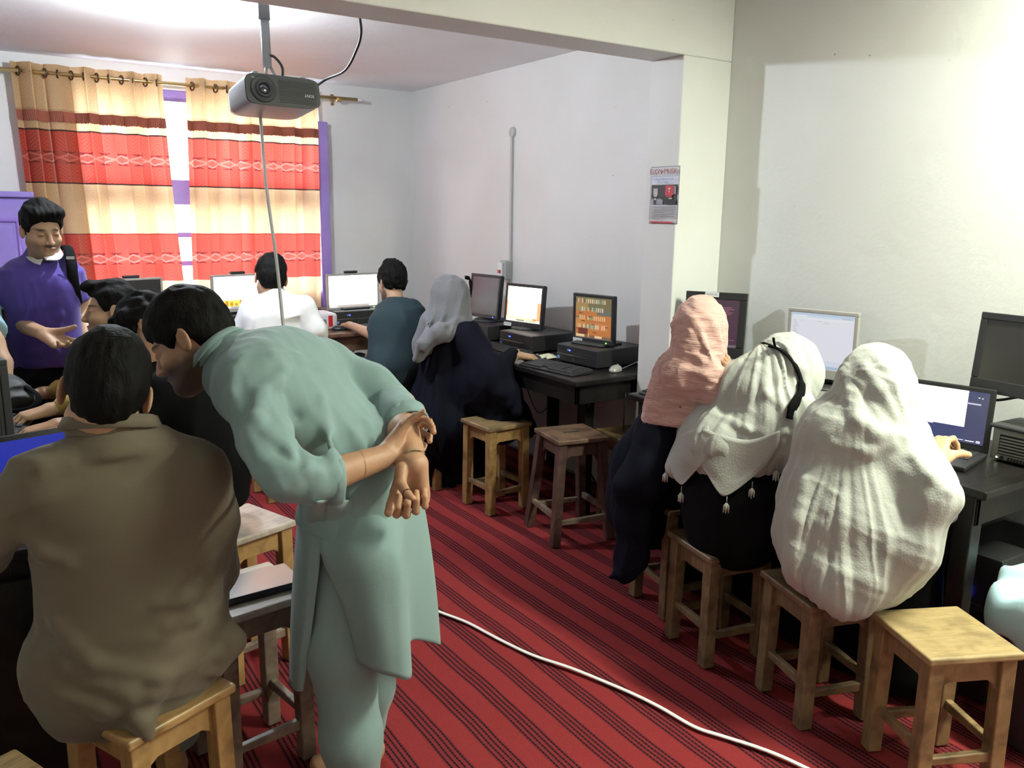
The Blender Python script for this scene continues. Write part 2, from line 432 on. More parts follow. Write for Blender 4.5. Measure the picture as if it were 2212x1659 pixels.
# ---- head in its own frame: x right, y forward, z up
class Head:
    def __init__(s, c, fwd, up=(0, 0, 1), k=1.0):
        s.c = np.array(c, float); s.k = k; f = _n(fwd); u = np.array(up, float); u = _n(u - f * (u @ f)); s.A = np.stack([np.cross(f, u), f, u])
    def w(s, x, y, z): return s.c + (np.array([x, y, z]) * s.k) @ s.A
    def prims(s, S, neck=None, nr=.056, ears=True):
        w, k, A = s.w, s.k, s.A
        S.ell(w(0, -.014, .035), np.array([.074, .094, .084]) * k, A, .02); S.ell(w(0, .028, -.04), np.array([.057, .062, .076]) * k, A, .03)
        S.cap(w(-.012, .072, -.098), w(.012, .072, -.098), .017 * k, None, .03); S.cap(w(-.05, .0, -.055), w(-.015, .06, -.095), .02 * k, .018 * k, .03); S.cap(w(.05, .0, -.055), w(.015, .06, -.095), .02 * k, .018 * k, .03)
        S.cap(w(-.03, .078, .022), w(.03, .078, .022), .011 * k, None, .016)
        for q in (-1, 1):
            S.ell(w(.032 * q, .098, .002), np.array([.018, .016, .012]) * k, A, .012, 's'); S.ell(w(.031 * q, .076, .002), np.array([.014, .0135, .011]) * k, A, .003)
            S.ell(w(.038 * q, .058, -.03), np.array([.022, .024, .02]) * k, A, .02)
            if ears:
                E = np.stack([_n(A[0] + A[1] * .35 * q), _n(A[1] - A[0] * .35 * q), A[2]])
                S.ell(w(.083 * q, -.012, -.006), np.array([.0075, .019, .033]) * k, E, .006); S.ell(w(.091 * q, -.009, -.002), np.array([.006, .011, .02]) * k, E, .005, 's')
        S.cap(w(0, .088, .01), w(0, .109, -.03), .0075 * k, .0105 * k, .012); S.cap(w(-.012, .098, -.034), w(.012, .098, -.034), .0075 * k, None, .008)
        S.ell(w(0, .089, -.06), np.array([.024, .011, .0055]) * k, A, .005); S.ell(w(0, .086, -.07), np.array([.02, .011, .0065]) * k, A, .005); S.cap(w(-.024, .097, -.0645), w(.024, .097, -.0645), .0016, None, .003, 's')
        if neck is not None: S.cap(w(0, -.022, -.055), neck, nr * k, nr * 1.08 * k, .035)
    def colors(s, V, skin, beard=0.0, stache=0.0, brow=(.02, .015, .012)):
        L = (V - s.c) @ s.A.T / s.k; C = np.tile(np.array(skin), (len(V), 1)); x, y, z = L.T; ax = np.abs(x)
        near = (np.linalg.norm(L, axis=1) < .16)
        def blend(m, c): C[:] = C * (1 - m[:, None]) + np.array(c) * m[:, None]
        def blob(dx, dz, sx, sz): return np.exp(-((dx / sx) ** 2 + (dz / sz) ** 2) * 1.5) * near * (y > .03)
        blend(np.clip(blob(x, z + .066, .026, .011), 0, 1) * .6, (skin[0] * .8, skin[1] * .5, skin[2] * .5))
        blend(np.clip(blob(ax - .032, z - .023 - .004 * np.sin(ax * 60), .024, .006) * 1.3, 0, 1), brow)
        blend(np.clip(blob(ax - .032, z - .001, .016, .0045), 0, 1) * .9, (.03, .02, .018))
        blend(np.clip(blob(ax - .03, z - .008, .028, .022), 0, 1) * .25, (skin[0] * .5, skin[1] * .4, skin[2] * .4))
        if stache: blend(np.clip(blob(x, z + .051, .03, .008) * 1.2, 0, 1) * stache, (.03, .02, .017))
        if beard:
            m = np.clip((-.025 - z - np.clip(.06 - y, 0, 1) * 0) / .03, 0, 1) * np.clip((ax * 1.2 + .02 - (y - .05)) / .03 + .5, .25, 1) * near * (y > -.03) * (z > -.14); blend(m * beard, (.04, .028, .022))
        return C
    def hair(s, h=.004, top=.014, front=.052, back=-.065, side=-.01, amp=.004, seed=1.0, freq=90, quiff=None, fringe=None):
        S = Sdf(); w, k, A = s.w, s.k, s.A
        S.ell(w(0, -.016, .038 + top * .3), (np.array([.079, .099, .086]) + np.array([.4, .5, 1]) * top) * k, A, .0)
        S.ell(w(0, -.055, -.01), np.array([.068, .056, .075]) * k, A, .03)
        if quiff: 
            for q in quiff: S.ell(w(*q[:3]), np.array(q[3:6]) * k, A, .018)
        S.ell(w(0, .098, front - .09), np.array([.098, .092, .085]) * k, A, .012, 's')     # face opening
        for q in (-1, 1): S.ell(w(.08 * q, .002, -.035), np.array([.03, .035, .045]) * k, A, .008, 's')   # round the ears
        S.cut(w(0, -.03, back), -A[2] * 1 + A[1] * -.0, .01); S.cut(w(0, .03, side - .012), _n(-A[2] + A[1] * .9), .012)
        V, Q = S.mesh(h * 1.0); V = relax(V, Q, 1)
        L = (V - s.c) @ s.A.T; n = vnoise(np.stack([L[:, 0] * freq, L[:, 1] * freq * .35, L[:, 2] * freq * .35], 1) + seed * 9) * .6 + vnoise(L * 38 + seed) * .7
        V = V + vnormals(V, Q) * (n * amp)[:, None]; return V, Q

# ---- hand: wrist, finger direction, palm normal, thumb side, curls (radians per joint) index..little
def hand(S, wr, d, n, side, curl=(.35, .4, .45, .5), thumb=(.6, .35, .3), k=1.0, spread=.06):
    """side=+1/-1 : thumb towards +cross(n,d)*side"""
    d = _n(d); n = np.array(n, float); n = _n(n - d * (n @ d)); s = np.cross(n, d) * side; wr = np.array(wr, float)
    T = lambda a, b, c: wr + (d * a + s * b + n * c) * k
    kn = [(.092, .030, 0), (.096, .010, -.003), (.091, -.010, -.002), (.083, -.029, .002)]
    ln = [(.042, .025, .021), (.047, .029, .022), (.043, .027, .021), (.034, .020, .019)]; rd = [.0092, .0094, .0090, .0080]
    for i, (a, b, c) in enumerate(kn): S.cap(T(0.0, b * .55, 0), T(a, b, c), .016 * k, .0115 * k, .014)
    S.cap(T(.01, -.012, .008), T(.07, -.026, .007), .013 * k, .010 * k, .014)
    for i in range(4):
        p = T(*kn[i]); an = 0; f = _n(d + s * (1.5 - i) * spread)
        r = rd[i] * k
        for j in range(3):
            an += curl[i] * (1.0, 1.15, .8)[j]; dr = f * math.cos(an) + n * math.sin(an); q = p + dr * ln[i][j] * k
            S.cap(p, q, r * 1.06, r * .93, .0035); p = q; r *= .93
    t0 = T(.022, .022, .008); a1, a2, a3 = thumb
    d1 = _n(d * math.cos(a1) + s * math.sin(a1) + n * .35); t1 = t0 + d1 * .044 * k
    d2 = _n(d1 * math.cos(a2) + n * math.sin(a2)); t2 = t1 + d2 * .034 * k; d3 = _n(d2 * math.cos(a3) + n * math.sin(a3)); t3 = t2 + d3 * .027 * k
    S.cap(t0, t1, .0165 * k, .0125 * k, .014); S.cap(t1, t2, .0118 * k, .0105 * k, .004); S.cap(t2, t3, .0105 * k, .0092 * k, .003)
    return wr + d * .08 * k
def box_of(c, r): c = np.array(c, float); return (c - r, c + r)
def build_body(name, S, root, m, fine, h=.012, colf=None):
    """one mesh: coarse everywhere, fine inside the given boxes (head, hands)"""
    parts = []; lo, hi = S.bounds()
    V, Q = S.mesh(h, lo, hi, holes=[b[:2] for b in fine]); parts.append((V, Q))
    for a, b, hh in fine:
        V, Q = S.mesh(hh, np.array(a) - hh * 2, np.array(b) + hh * 2); c = V[Q].mean(1)
        Q = Q[np.all((c > np.array(a) - h * .6) & (c < np.array(b) + h * .6), axis=1)]; parts.append((V, Q))
    V, Q = join(parts)
    if colf is not None: return obj(name, (V, Q, colf(V)), m, root)
    return obj(name, (V, Q), m, root)

def drape(V, Q, c, amp, n=7.0, seed=0, z0=None, z1=None, zs=1.4, side=1.0):
    """long hanging folds round a vertical axis; they deepen from height z0 down to z1"""
    th = np.arctan2(V[:, 1] - c[1], V[:, 0] - c[0]); w = vnoise(np.stack([V[:, 2] * 2.5, th * 1.3, th * 0 + seed], 1)) * .35
    p_ = np.stack([np.cos(th + w * .5) * n * .5, np.sin(th + w * .5) * n * .5, V[:, 2] * zs + seed * 3.7], 1)
    r = 1 - np.abs(vnoise(p_)) * 1.7; r = np.sign(r) * np.abs(r) ** 1.3 - .3; r = r + .3 * (1 - np.abs(vnoise(p_ * np.array([2.2, 2.2, 1.0]) + 9)) * 2)
    t = 1.0 if z0 is None else np.clip((z0 - V[:, 2]) / (z0 - z1), .15, 1)
    return V + vnormals(V, Q) * (amp * r * t)[:, None]
# ------------------------------------------------------------------ the room
XR, YB, ZC = 3.147, 6.30, 2.544         # right wall, window wall, ceiling of the far bay
XL, YN, ZN = -1.15, -1.6, 2.95          # left wall, wall behind the camera, ceiling of the near bay
BY0, BY1, BZ, PX = 2.925, 3.147, 2.318, 2.835
m_wall = plaster('white_plaster', (.74, .74, .74)); m_ceil = plaster('ceiling_paint', (.86, .87, .90))
m_purple = mat('purple_gloss_paint', (.33, .24, .66), .25, noise=.2, nscale=5, bump=.15, bscale=20)
m_floor = mat('concrete', (.3, .27, .25), .8, noise=.3)
struct('floor', MB().box((XL - .12, YN - .12, -.1), (XR + .12, YB + .2, -.012)), m_floor)
struct('ceiling', MB().box((XL - .1, BY0 + .01, ZC), (XR + .1, YB + .1, ZC + .1)), m_ceil)
struct('ceiling_near', MB().box((XL - .1, YN - .1, ZN), (XR + .1, BY0 + .02, ZN + .1)), m_ceil)
struct('wall_right', MB().box((XR, YN - .1, -.09), (XR + .12, YB + .1, ZN)), m_wall)
struct('wall_left', MB().box((XL - .12, YN - .1, -.09), (XL, YB + .1, ZN)), m_wall)
struct('wall_rear', MB().box((XL, YN - .12, -.09), (XR, YN, ZN)), m_wall)
WX0, WX1, WZ0, WZ1 = .66, 2.36, .92, 2.40
wb = MB()
wb.box((XL, YB, -.09), (WX0, YB + .2, ZN)).box((WX1, YB, -.09), (XR, YB + .2, ZN)).box((WX0, YB, -.09), (WX1, YB + .2, WZ0)).box((WX0, YB, WZ1), (WX1, YB + .2, ZN))
struct('wall_back', wb, m_wall)
struct('trim_1', MB().box((XL, BY0, BZ), (XR, BY1, ZN)), m_wall, bevel=.006)['label'] = 'deep plastered ceiling beam between the two bays'
struct('trim_2', MB().box((PX, BY0, 0), (XR, BY1, BZ)), m_wall, bevel=.006)['label'] = 'plastered pillar that carries the beam'
# window: purple frame, bars and panes
win = bpy.data.objects.new('window_1', None); COL.objects.link(win); win['kind'] = 'structure'; win.location = (1.51, 6.3, .92)
fr = MB(); fw = .075
fr.box((WX0 - .03, YB - .05, WZ0 - .05), (WX1 + .03, YB + .06, WZ0 + fw)).box((WX0, YB + .02, WZ1 - fw), (WX1, YB + .08, WZ1))
fr.box((WX0 - .03, YB - .05, WZ0), (WX0 + fw, YB + .06, WZ1)).box((WX1 - .045, YB - .09, WZ0 - .05), (WX1 + .035, YB + .06, 2.255))
obj('window_frame', fr, m_purple, win, bevel=.004)
obj('transom', MB().box((WX0, YB - .03, 1.63), (WX1, YB + .05, 1.80)), m_purple, win, bevel=.006)
for x in (1.10, 1.56, 1.93): obj('mullion', MB().box((x - .03, YB - .02, WZ0), (x + .03, YB + .05, WZ1)), m_purple, win, bevel=.004)
for z in (1.42, 1.22): obj('glazing_bar', MB().box((WX0, YB, z - .017), (WX1, YB + .04, z + .017)), m_purple, win)
mg, N_, L_, B_ = newmat('window_glass'); B_.inputs['Transmission Weight'].default_value = 1; B_.inputs['Roughness'].default_value = .0; B_.inputs['IOR'].default_value = 1.0; B_.inputs['Base Color'].default_value = (.97, .99, 1, 1)
xs = [WX0 + fw, 1.07, 1.13, 1.53, 1.59, 1.90, 1.96, WX1 - fw]
for i in range(4):
    for z0, z1 in ((WZ0 + .05, 1.64), (1.79, WZ1 - .05)): obj('pane', MB().box((xs[2 * i] - .01, YB + .018, z0), (xs[2 * i + 1] + .01, YB + .022, z1)), mg, win)
# outside ground seen only through the glass
struct('terrain', MB().box((-20, YB + 1.2, -.4), (24, YB + 30, -.2)), mat('dusty_ground', (.55, .50, .42), .9, noise=.2))

# striped carpet, gently rucked
mc, N, L, B = newmat('striped_carpet')
tc = N.new('ShaderNodeTexCoord'); sp = N.new('ShaderNodeSeparateXYZ'); L.new(tc.outputs['Object'], sp.inputs[0])
nz = N.new('ShaderNodeTexNoise'); nz.inputs['Scale'].default_value = 1.6; nz.inputs['Detail'].default_value = 2; L.new(tc.outputs['Object'], nz.inputs[0])
def mth(op, a, b=None, c=None):
    q = N.new('ShaderNodeMath'); q.operation = op
    for i, v in enumerate((a, b, c)):
        if v is None: continue
        if isinstance(v, (int, float)): q.inputs[i].default_value = v
        else: L.new(v, q.inputs[i])
    return q.outputs[0]
u = mth('ADD', sp.outputs[0], mth('MULTIPLY', mth('SUBTRACT', nz.outputs[0], .5), .035))
PER = .132
t = mth('FRACT', mth('DIVIDE', u, PER))                          # 0..1 in one repeat
g = mth('FRACT', mth('MULTIPLY', t, 8.0))                        # thin lines at 1/8 spacing
line = mth('LESS_THAN', mth('ABSOLUTE', mth('SUBTRACT', g, .5)), .19)
grp = mth('LESS_THAN', t, .5)
yf = mth('LESS_THAN', mth('FRACT', mth('MULTIPLY', sp.outputs[1], 70.0)), .72)   # stitched look
dk = mth('MULTIPLY', mth('MULTIPLY', line, grp), mth('ADD', mth('MULTIPLY', yf, .45), .55))
nf = N.new('ShaderNodeTexNoise'); nf.inputs['Scale'].default_value = 180; nf.inputs['Detail'].default_value = 3; L.new(tc.outputs['Object'], nf.inputs[0])
cr = N.new('ShaderNodeMix'); cr.data_type = 'RGBA'; L.new(nf.outputs[0], cr.inputs[0]); cr.inputs[6].default_value = (.17, .020, .022, 1); cr.inputs[7].default_value = (.25, .030, .032, 1)
cg = N.new('ShaderNodeMix'); cg.data_type = 'RGBA'; L.new(mth('MULTIPLY', grp, .40), cg.inputs[0]); L.new(cr.outputs[2], cg.inputs[6]); cg.inputs[7].default_value = (.09, .014, .02, 1)
cm = N.new('ShaderNodeMix'); cm.data_type = 'RGBA'; L.new(dk, cm.inputs[0]); L.new(cg.outputs[2], cm.inputs[6]); cm.inputs[7].default_value = (.014, .006, .009, 1)
L.new(cm.outputs[2], B.inputs['Base Color']); B.inputs['Roughness'].default_value = .95; B.inputs['Specular IOR Level'].default_value = .1
bp = N.new('ShaderNodeBump'); bp.inputs['Strength'].default_value = .4; bp.inputs['Distance'].default_value = .004
L.new(mth('SUBTRACT', nf.outputs[0], mth('MULTIPLY', dk, .5)), bp.inputs['Height']); L.new(bp.outputs[0], B.inputs['Normal'])
gx = np.arange(-1.1, 3.14, .04); gy = np.arange(-1.5, 6.28, .04); GX, GY = np.meshgrid(gx, gy, indexing='ij'); pp = np.stack([GX.ravel() * 5, GY.ravel() * 1.6, GX.ravel() * 0], 1)
GZ = (vnoise(pp) * .0035 + vnoise(pp * 2.3 + 4) * .0015 - .0035).reshape(GX.shape)
G = [[(GX[i, j], GY[i, j], min(GZ[i, j], -.0002)) for j in range(len(gy))] for i in range(len(gx))]
o = obj('carpet', MB().quadgrid(G), mc); tag(o, 'red floor carpet with groups of thin black stripes', 'carpet')

# ------------------------------------------------------------------ curtains
def curtain_mat():
    m, N, L, B = newmat('banded_curtain_cloth')
    N.remove(B); out = N['Material Output']
    tc = N.new('ShaderNodeTexCoord'); s = N.new('ShaderNodeSeparateXYZ')
    uv = N.new('ShaderNodeUVMap'); uv.uv_map = 'UVMap'; L.new(uv.outputs[0], s.inputs[0]); U, Z = s.outputs[0], s.outputs[1]
    def mt(op, a, b=None):
        q = N.new('ShaderNodeMath'); q.operation = op
        for i, v in enumerate((a, b)):
            if v is None: continue
            if isinstance(v, (int, float)): q.inputs[i].default_value = v
            else: L.new(v, q.inputs[i])
        return q.outputs[0]
    def band(a, b): return mt('MULTIPLY', mt('GREATER_THAN', Z, a), mt('LESS_THAN', Z, b))
    def mix(f, c0, c1):
        q = N.new('ShaderNodeMix'); q.data_type = 'RGBA'; L.new(f, q.inputs[0])
        for i, c in ((6, c0), (7, c1)):
            if isinstance(c, tuple): q.inputs[i].default_value = (*c, 1)
            else: L.new(c, q.inputs[i])
        return q.outputs[2]
    tri = mt('ABSOLUTE', mt('SUBTRACT', mt('FRACT', mt('MULTIPLY', U, 15.0)), .5))                 # chevrons
    chev = mt('LESS_THAN', mt('FRACT', mt('MULTIPLY', mt('ADD', Z, mt('MULTIPLY', tri, .09)), 42.0)), .24)
    tri2 = mt('ABSOLUTE', mt('SUBTRACT', mt('FRACT', mt('MULTIPLY', U, 8.5)), .5))
    nz = N.new('ShaderNodeTexNoise'); nz.inputs['Scale'].default_value = 120; L.new(tc.outputs['Object'], nz.inputs[0])
    gold = mix(nz.outputs[0], (.58, .37, .19), (.74, .53, .30)); gold = mix(mt('MULTIPLY', chev, .25), gold, (.50, .30, .14))
    red = mix(mt('MULTIPLY', chev, .7), (.56, .075, .05), (.25, .03, .03))
    c = gold
    for a, b in ((1.755, 2.08), (1.109, 1.432)):
        c = mix(band(a, b), c, red)
        mid = (a + b) / 2; zz = mt('SUBTRACT', Z, mid - .005)
        motif = band(mid - .042, mid + .034)
        zig = mt('LESS_THAN', mt('ABSOLUTE', mt('SUBTRACT', mt('ABSOLUTE', zz), mt('MULTIPLY', mt('SUBTRACT', .5, tri2), .05))), .006)
        tr = mt('GREATER_THAN', mt('ABSOLUTE', zz), mt('ADD', .012, mt('MULTIPLY', tri2, .07)))
        mc_ = mix(tr, (.42, .07, .05), (.20, .02, .02)); mc_ = mix(zig, mc_, (.66, .16, .12)); c = mix(motif, c, mc_)
    c = mix(band(2.074, 2.084), c, (.035, .01, .015)); c = mix(band(1.750, 1.759), c, (.035, .01, .015)); c = mix(band(1.428, 1.434), c, (.2, .02, .02))
    c = mix(band(2.20, 2.204), c, (.35, .2, .1))
    d = N.new('ShaderNodeBsdfDiffuse'); tr = N.new('ShaderNodeBsdfTranslucent'); g = N.new('ShaderNodeBsdfGlossy'); g.inputs['Roughness'].default_value = .45
    L.new(c, d.inputs[0]); L.new(c, tr.inputs[0]); g.inputs[0].default_value = (.9, .7, .5, 1)
    m1 = N.new('ShaderNodeMixShader'); m1.inputs[0].default_value = .48; L.new(d.outputs[0], m1.inputs[1]); L.new(tr.outputs[0], m1.inputs[2])
    m2 = N.new('ShaderNodeMixShader'); m2.inputs[0].default_value = .07; L.new(m1.outputs[0], m2.inputs[1]); L.new(g.outputs[0], m2.inputs[2]); L.new(m2.outputs[0], out.inputs[0])
    return m
m_curt = curtain_mat(); m_brass = mat('brass', (.62, .45, .2), .3, 1.0); m_ring = mat('bronze_ring', (.12, .08, .05), .35, .9)
m_fringe = mat('fringe_thread', (.36, .10, .06), .8, noise=.4, nscale=60, stretch=(6, 6, .5))
ROD_Y, ROD_Z = 6.17, 2.418
def curtain(x0, x1, xb0, xb1, zb, npl, label, lean=0.0):
    root = thing('curtain', label, 'curtain', (0, 0, 0)); root.location = ((x0 + x1) / 2, ROD_Y, zb)
    nx, nz_ = npl * 22, 90; G = []; UV = []; zt = 2.475; Wd = x1 - x0
    def pos(u, z):
        t = (zt - z) / (zt - zb); a = x0 + (xb0 - x0) * t; b = x1 + (xb1 - x1) * (t ** 1.6)
        ph = u * npl * 2 * math.pi; amp = .034 - .010 * t; w = math.sin(ph + .5 * math.sin(u * 9 + t * 2)) * (1 + .3 * math.sin(u * 17))
        w2 = .006 * math.sin(u * 41 + t * 3) * t
        return (a + (b - a) * u + .010 * math.sin(2 * ph) * (1 - t * .5), ROD_Y + w * amp + w2 + .01, z)
    for i in range(nz_ + 1):
        z = zt + (zb - zt) * i / nz_; G.append([pos(j / nx, z) for j in range(nx + 1)])
    mb = MB().quadgrid(G); o = obj('fabric', mb, m_curt, root)
    uvl = o.data.uv_layers.new(name='UVMap'); co = [0.0] * (len(o.data.loops) * 2)
    for li, l in enumerate(o.data.loops):
        vi = l.vertex_index; i, j = divmod(vi, nx + 1); co[2 * li] = j / nx * Wd * 1.12; co[2 * li + 1] = zt + (zb - zt) * i / nz_ + 0.0
    uvl.data.foreach_set('uv', co)
    fz0, fz1 = 2.195, 2.125; rows = []
    FR = MB(); n = nx * 2
    top = [pos(j / n, fz0) for j in range(n + 1)]; bot = [pos(j / n, fz1) for j in range(n + 1)]
    G = [[(p[0], p[1] - .008, p[2]) for p in top], [(p[0], p[1] - .012 - .003 * (j % 2), p[2] + .008 * rng.rand()) for j, p in enumerate(bot)]]
    obj('fringe', FR.quadgrid(G), m_fringe, root, smooth=False)
    for k in range(npl * 2):
        u_ = (k + .5) / (npl * 2) ; p = pos(u_, ROD_Z); a = Matrix.Translation((p[0], ROD_Y - .001 + 0, ROD_Z)) @ Matrix.Rotation(math.radians(90), 4, 'Y') @ Matrix.Rotation(math.radians(18 if k % 2 else -18), 4, 'X')
        R = MB(); ring = [(a @ Vector((.026 * math.cos(t_), .026 * math.sin(t_), 0))) for t_ in np.linspace(0, 2 * math.pi, 17)]
        R.tube(ring, .0055, 6, cap=False); obj('ring', R, m_ring, root)
    return root
curtain(.36, 1.235, .42, 1.335, .42, 6, 'left curtain with gold and red chevron bands over the window')
curtain(1.385, 2.31, 1.34, 2.27, .42, 6, 'right curtain with gold and red chevron bands beside the purple frame')
rod = thing('curtain_rod', 'brass curtain rod on brackets above the window', 'rod', (1.3, ROD_Y, ROD_Z))
obj('pole', MB().tube([(-.25, ROD_Y, ROD_Z), (2.62, ROD_Y, ROD_Z + .01)], .0125, 12), m_brass, rod)
obj('end_cap', MB().tube([(2.62, ROD_Y, ROD_Z + .01), (2.67, ROD_Y, ROD_Z + .01)], .011, 10), mat('clear_plastic', (.75, .75, .78), .3), rod)
for x in (.28, 2.47): obj('bracket', MB().tube([(x, YB, ROD_Z + .01), (x, ROD_Y + .01, ROD_Z)], .008, 8).lathe([(.017, -.018), (.019, 0), (.017, .018)], (0, 0, 0), 12, Matrix.Translation((x, ROD_Y, ROD_Z)) @ Matrix.Rotation(math.radians(90), 4, 'Y')).box((x - .012, YB - .006, ROD_Z - .03), (x + .012, YB, ROD_Z + .05)), m_brass, rod)
# purple cupboard in the far left corner
cup = thing('cupboard', 'purple painted cupboard with raised door panels in the far left corner', 'cupboard', (-.05, 6.0, 0))
cb = MB().box((-.50, 5.90, 0), (.385, 6.28, 1.655)); obj('body', cb, m_purple, cup, bevel=.006)
obj('cornice', MB().box((-.53, 5.87, 1.655), (.40, 6.28, 1.69)), m_purple, cup, bevel=.008)
for x0, x1 in ((-.48, -.07), (-.05, .37)):
    d = obj('door', MB().box((x0, 5.875, .08), (x1, 5.90, 1.62)), m_purple, cup, bevel=.004)
    for z0, z1 in ((.16, .80), (.96, 1.52)):
        f = MB()
        for a, b in (((x0 + .07, z0), (x1 - .07, z0)), ((x0 + .07, z1), (x1 - .07, z1)), ((x0 + .07, z0), (x0 + .07, z1)), ((x1 - .07, z0), (x1 - .07, z1))):
            f.tube([(a[0], 5.873, a[1]), (b[0], 5.873, b[1])], .012, 8)
        f.smooth = True; obj('moulding', f, mat('deep_purple_paint', (.26, .15, .52), .25), d)
        obj('panel', MB().box((x0 + .10, 5.868, z0 + .03), (x1 - .10, 5.876, z1 - .03)), m_purple, d, bevel=.006)

# ------------------------------------------------------------------ furniture makers
m_pine = wood('pine', (.40, .245, .10), (.30, .17, .065)); m_pale = wood('worn_pale_wood', (.52, .46, .40), (.38, .32, .27), .3, .5, .3)
m_oldpine = wood('old_pine', (.30, .205, .105), (.19, .125, .06)); m_dark = wood('dark_brown_wood', (.10, .055, .045), (.06, .033, .028)); m_darktop = wood('dark_stool_top', (.20, .12, .08), (.13, .075, .05))
m_black = wood('black_stained_wood', (.013, .011, .010), (.007, .006, .006), .38, .05, .4, .22)
m_greyw = wood('grey_brown_wood', (.26, .20, .15), (.16, .12, .09)); m_brownw = wood('brown_table_wood', (.26, .14, .09), (.17, .09, .06))
def stool(h, w, splay, mtop, mleg, label, loc, rz, mstr=None, handle=False, group='wooden stools'):
    r = thing('stool', label, 'stool', (loc[0], loc[1], 0), rz, group); t = w / 2; lw = .046; li = t - .034; lo = li + splay
    s = MB()
    s.box((-t, -t, h - .024), (t, t, h)); st = obj('seat', s, mtop, r, True, bevel=.007, bseg=3)
    if handle: obj('hand_slot', MB().box((-.045, -.012, h - .001), (.045, .012, h + .0008)), mat('slot_shadow', (.03, .02, .015), .9), st, True)
    for q, p in ((-1, -1), (1, -1), (1, 1), (-1, 1)):
        obj('leg', MB().bar((q * li, p * li, h - .024), (q * lo, p * lo, 0), lw, lw * .95, up=(0, 1, 0)), mleg, r, True, bevel=.004)
    az = h - .065; zl = .115; xs = li + splay * (1 - zl / h)
    for k in range(4):
        a = k * math.pi / 2; Rm = Matrix.Rotation(a, 4, 'Z')
        ap = MB(); pr = [(-li + .02, h - .024), (li - .02, h - .024), (li - .02, h - .125), (li - .03, h - .105), (li - .05, h - .092), (-li + .05, h - .092), (-li + .03, h - .105), (-li + .02, h - .125)]
        y0, y1 = li + .006, li - .012; vs = [Rm @ Vector((x, y0, z)) for x, z in pr] + [Rm @ Vector((x, y1, z)) for x, z in pr]; n = len(pr)
        ap.add(vs, [tuple(range(n)), tuple(range(2 * n - 1, n - 1, -1))] + [(i, i + n, (i + 1) % n + n, (i + 1) % n) for i in range(n)])
        obj('apron', ap, mleg, r, True, bevel=.002)
        zz = zl + (.03 if k % 2 else 0)
        obj('stretcher', MB().bar(Rm @ Vector((-xs, xs, zz)), Rm @ Vector((xs, xs, zz)), .022, None, d0=.034), mstr or mleg, r, True, bevel=.004)
    return r
def desk(name, x0, y0, x1, y1, h, m, label, legs, apron=.10, th=.03, rr=.03):
    r = thing(name, label, 'table', ((x0 + x1) / 2, (y0 + y1) / 2, 0)); o = obj('tabletop', MB().box((x0, y0, h - th), (x1, y1, h)), m, r, bevel=.008, bseg=3)
    i = .05
    for a, b in (((x0 + i, y0 + i), (x1 - i, y0 + i)), ((x0 + i, y1 - i), (x1 - i, y1 - i)), ((x0 + i, y0 + i), (x0 + i, y1 - i)), ((x1 - i, y0 + i), (x1 - i, y1 - i))):
        obj('apron', MB().box((min(a[0], b[0]) - .01, min(a[1], b[1]) - .01, h - th - apron), (max(a[0], b[0]) + .01, max(a[1], b[1]) + .01, h - th)), m, r, bevel=.003)
    for lx, ly in legs: obj('leg', MB().bar((lx, ly, h - th), (lx, ly, 0), .062, .055), m, r, bevel=.004)
    return r
DH = .80
desk('desk', 2.447, 3.155, 3.14, 5.22, DH, m_black, 'long black desk with three black computers along the right wall', [(2.695, 3.375), (3.08, 3.23), (2.51, 5.14), (3.08, 5.14), (2.51, 4.2), (3.08, 4.2)])
desk('desk', 2.50, 1.205, 3.14, 2.835, DH, m_black, 'black desk in front of the pillar carrying the laptop and silver monitor', [(2.56, 1.28), (3.07, 1.28), (2.56, 2.76), (3.07, 2.76)])
desk('desk', .70, 5.235, 2.44, 5.98, DH, m_brownw, 'brown table in front of the curtained window', [(.76, 5.30), (2.37, 5.30), (.76, 5.92), (2.37, 5.92), (1.55, 5.30)])
# ------------------------------------------------------------------ computers
m_bk = mat('black_plastic', (.018, .018, .020), .45, noise=.2, nscale=40, bump=.05, bscale=300); m_bk2 = mat('grey_black_plastic', (.026, .026, .029), .55, bump=.05, bscale=300)
m_sil = mat('silver_plastic', (.42, .41, .40), .35, .3); m_gry = mat('grey_plastic', (.20, .20, .19), .5); m_case = mat('grey_computer_case', (.22, .225, .20), .5)
m_offscr = mat('dark_screen', (.035, .033, .030), .22, noise=.1); m_blue = mat('blue_led', (.02, .05, 1.0), .3, emit=14); m_green = mat('green_led', (.2, 1, .1), .3, emit=6)
m_white = mat('white_plastic', (.75, .75, .75), .35); m_lab = mat('label_paper', (.70, .72, .75), .6); m_ink = mat('label_ink', (.05, .05, .06), .6)
m_scr = screen_mat('lit_screen', 1.9); m_scr2 = screen_mat('dim_screen', .85); m_cable = mat('black_cable', (.012, .012, .013), .5); m_chrome = mat('chrome', (.6, .6, .6), .25, 1.0)
def quads(w, h, rects, y=0.0, dy=-.00025):
    """flat screen picture made of coloured patches; coordinates run 0..1 from the top left"""
    q = MB()
    for i, (x0, y0, x1, y1, c) in enumerate(rects):
        X0, X1, Z0, Z1 = (x0 - .5) * w, (x1 - .5) * w, (.5 - y1) * h, (.5 - y0) * h; yy = y + dy * i * .2
        q.add([(X0, yy, Z0), (X1, yy, Z0), (X1, yy, Z1), (X0, yy, Z1)], [(0, 1, 2, 3)], c)
    return q
WHT = (1, 1, 1)
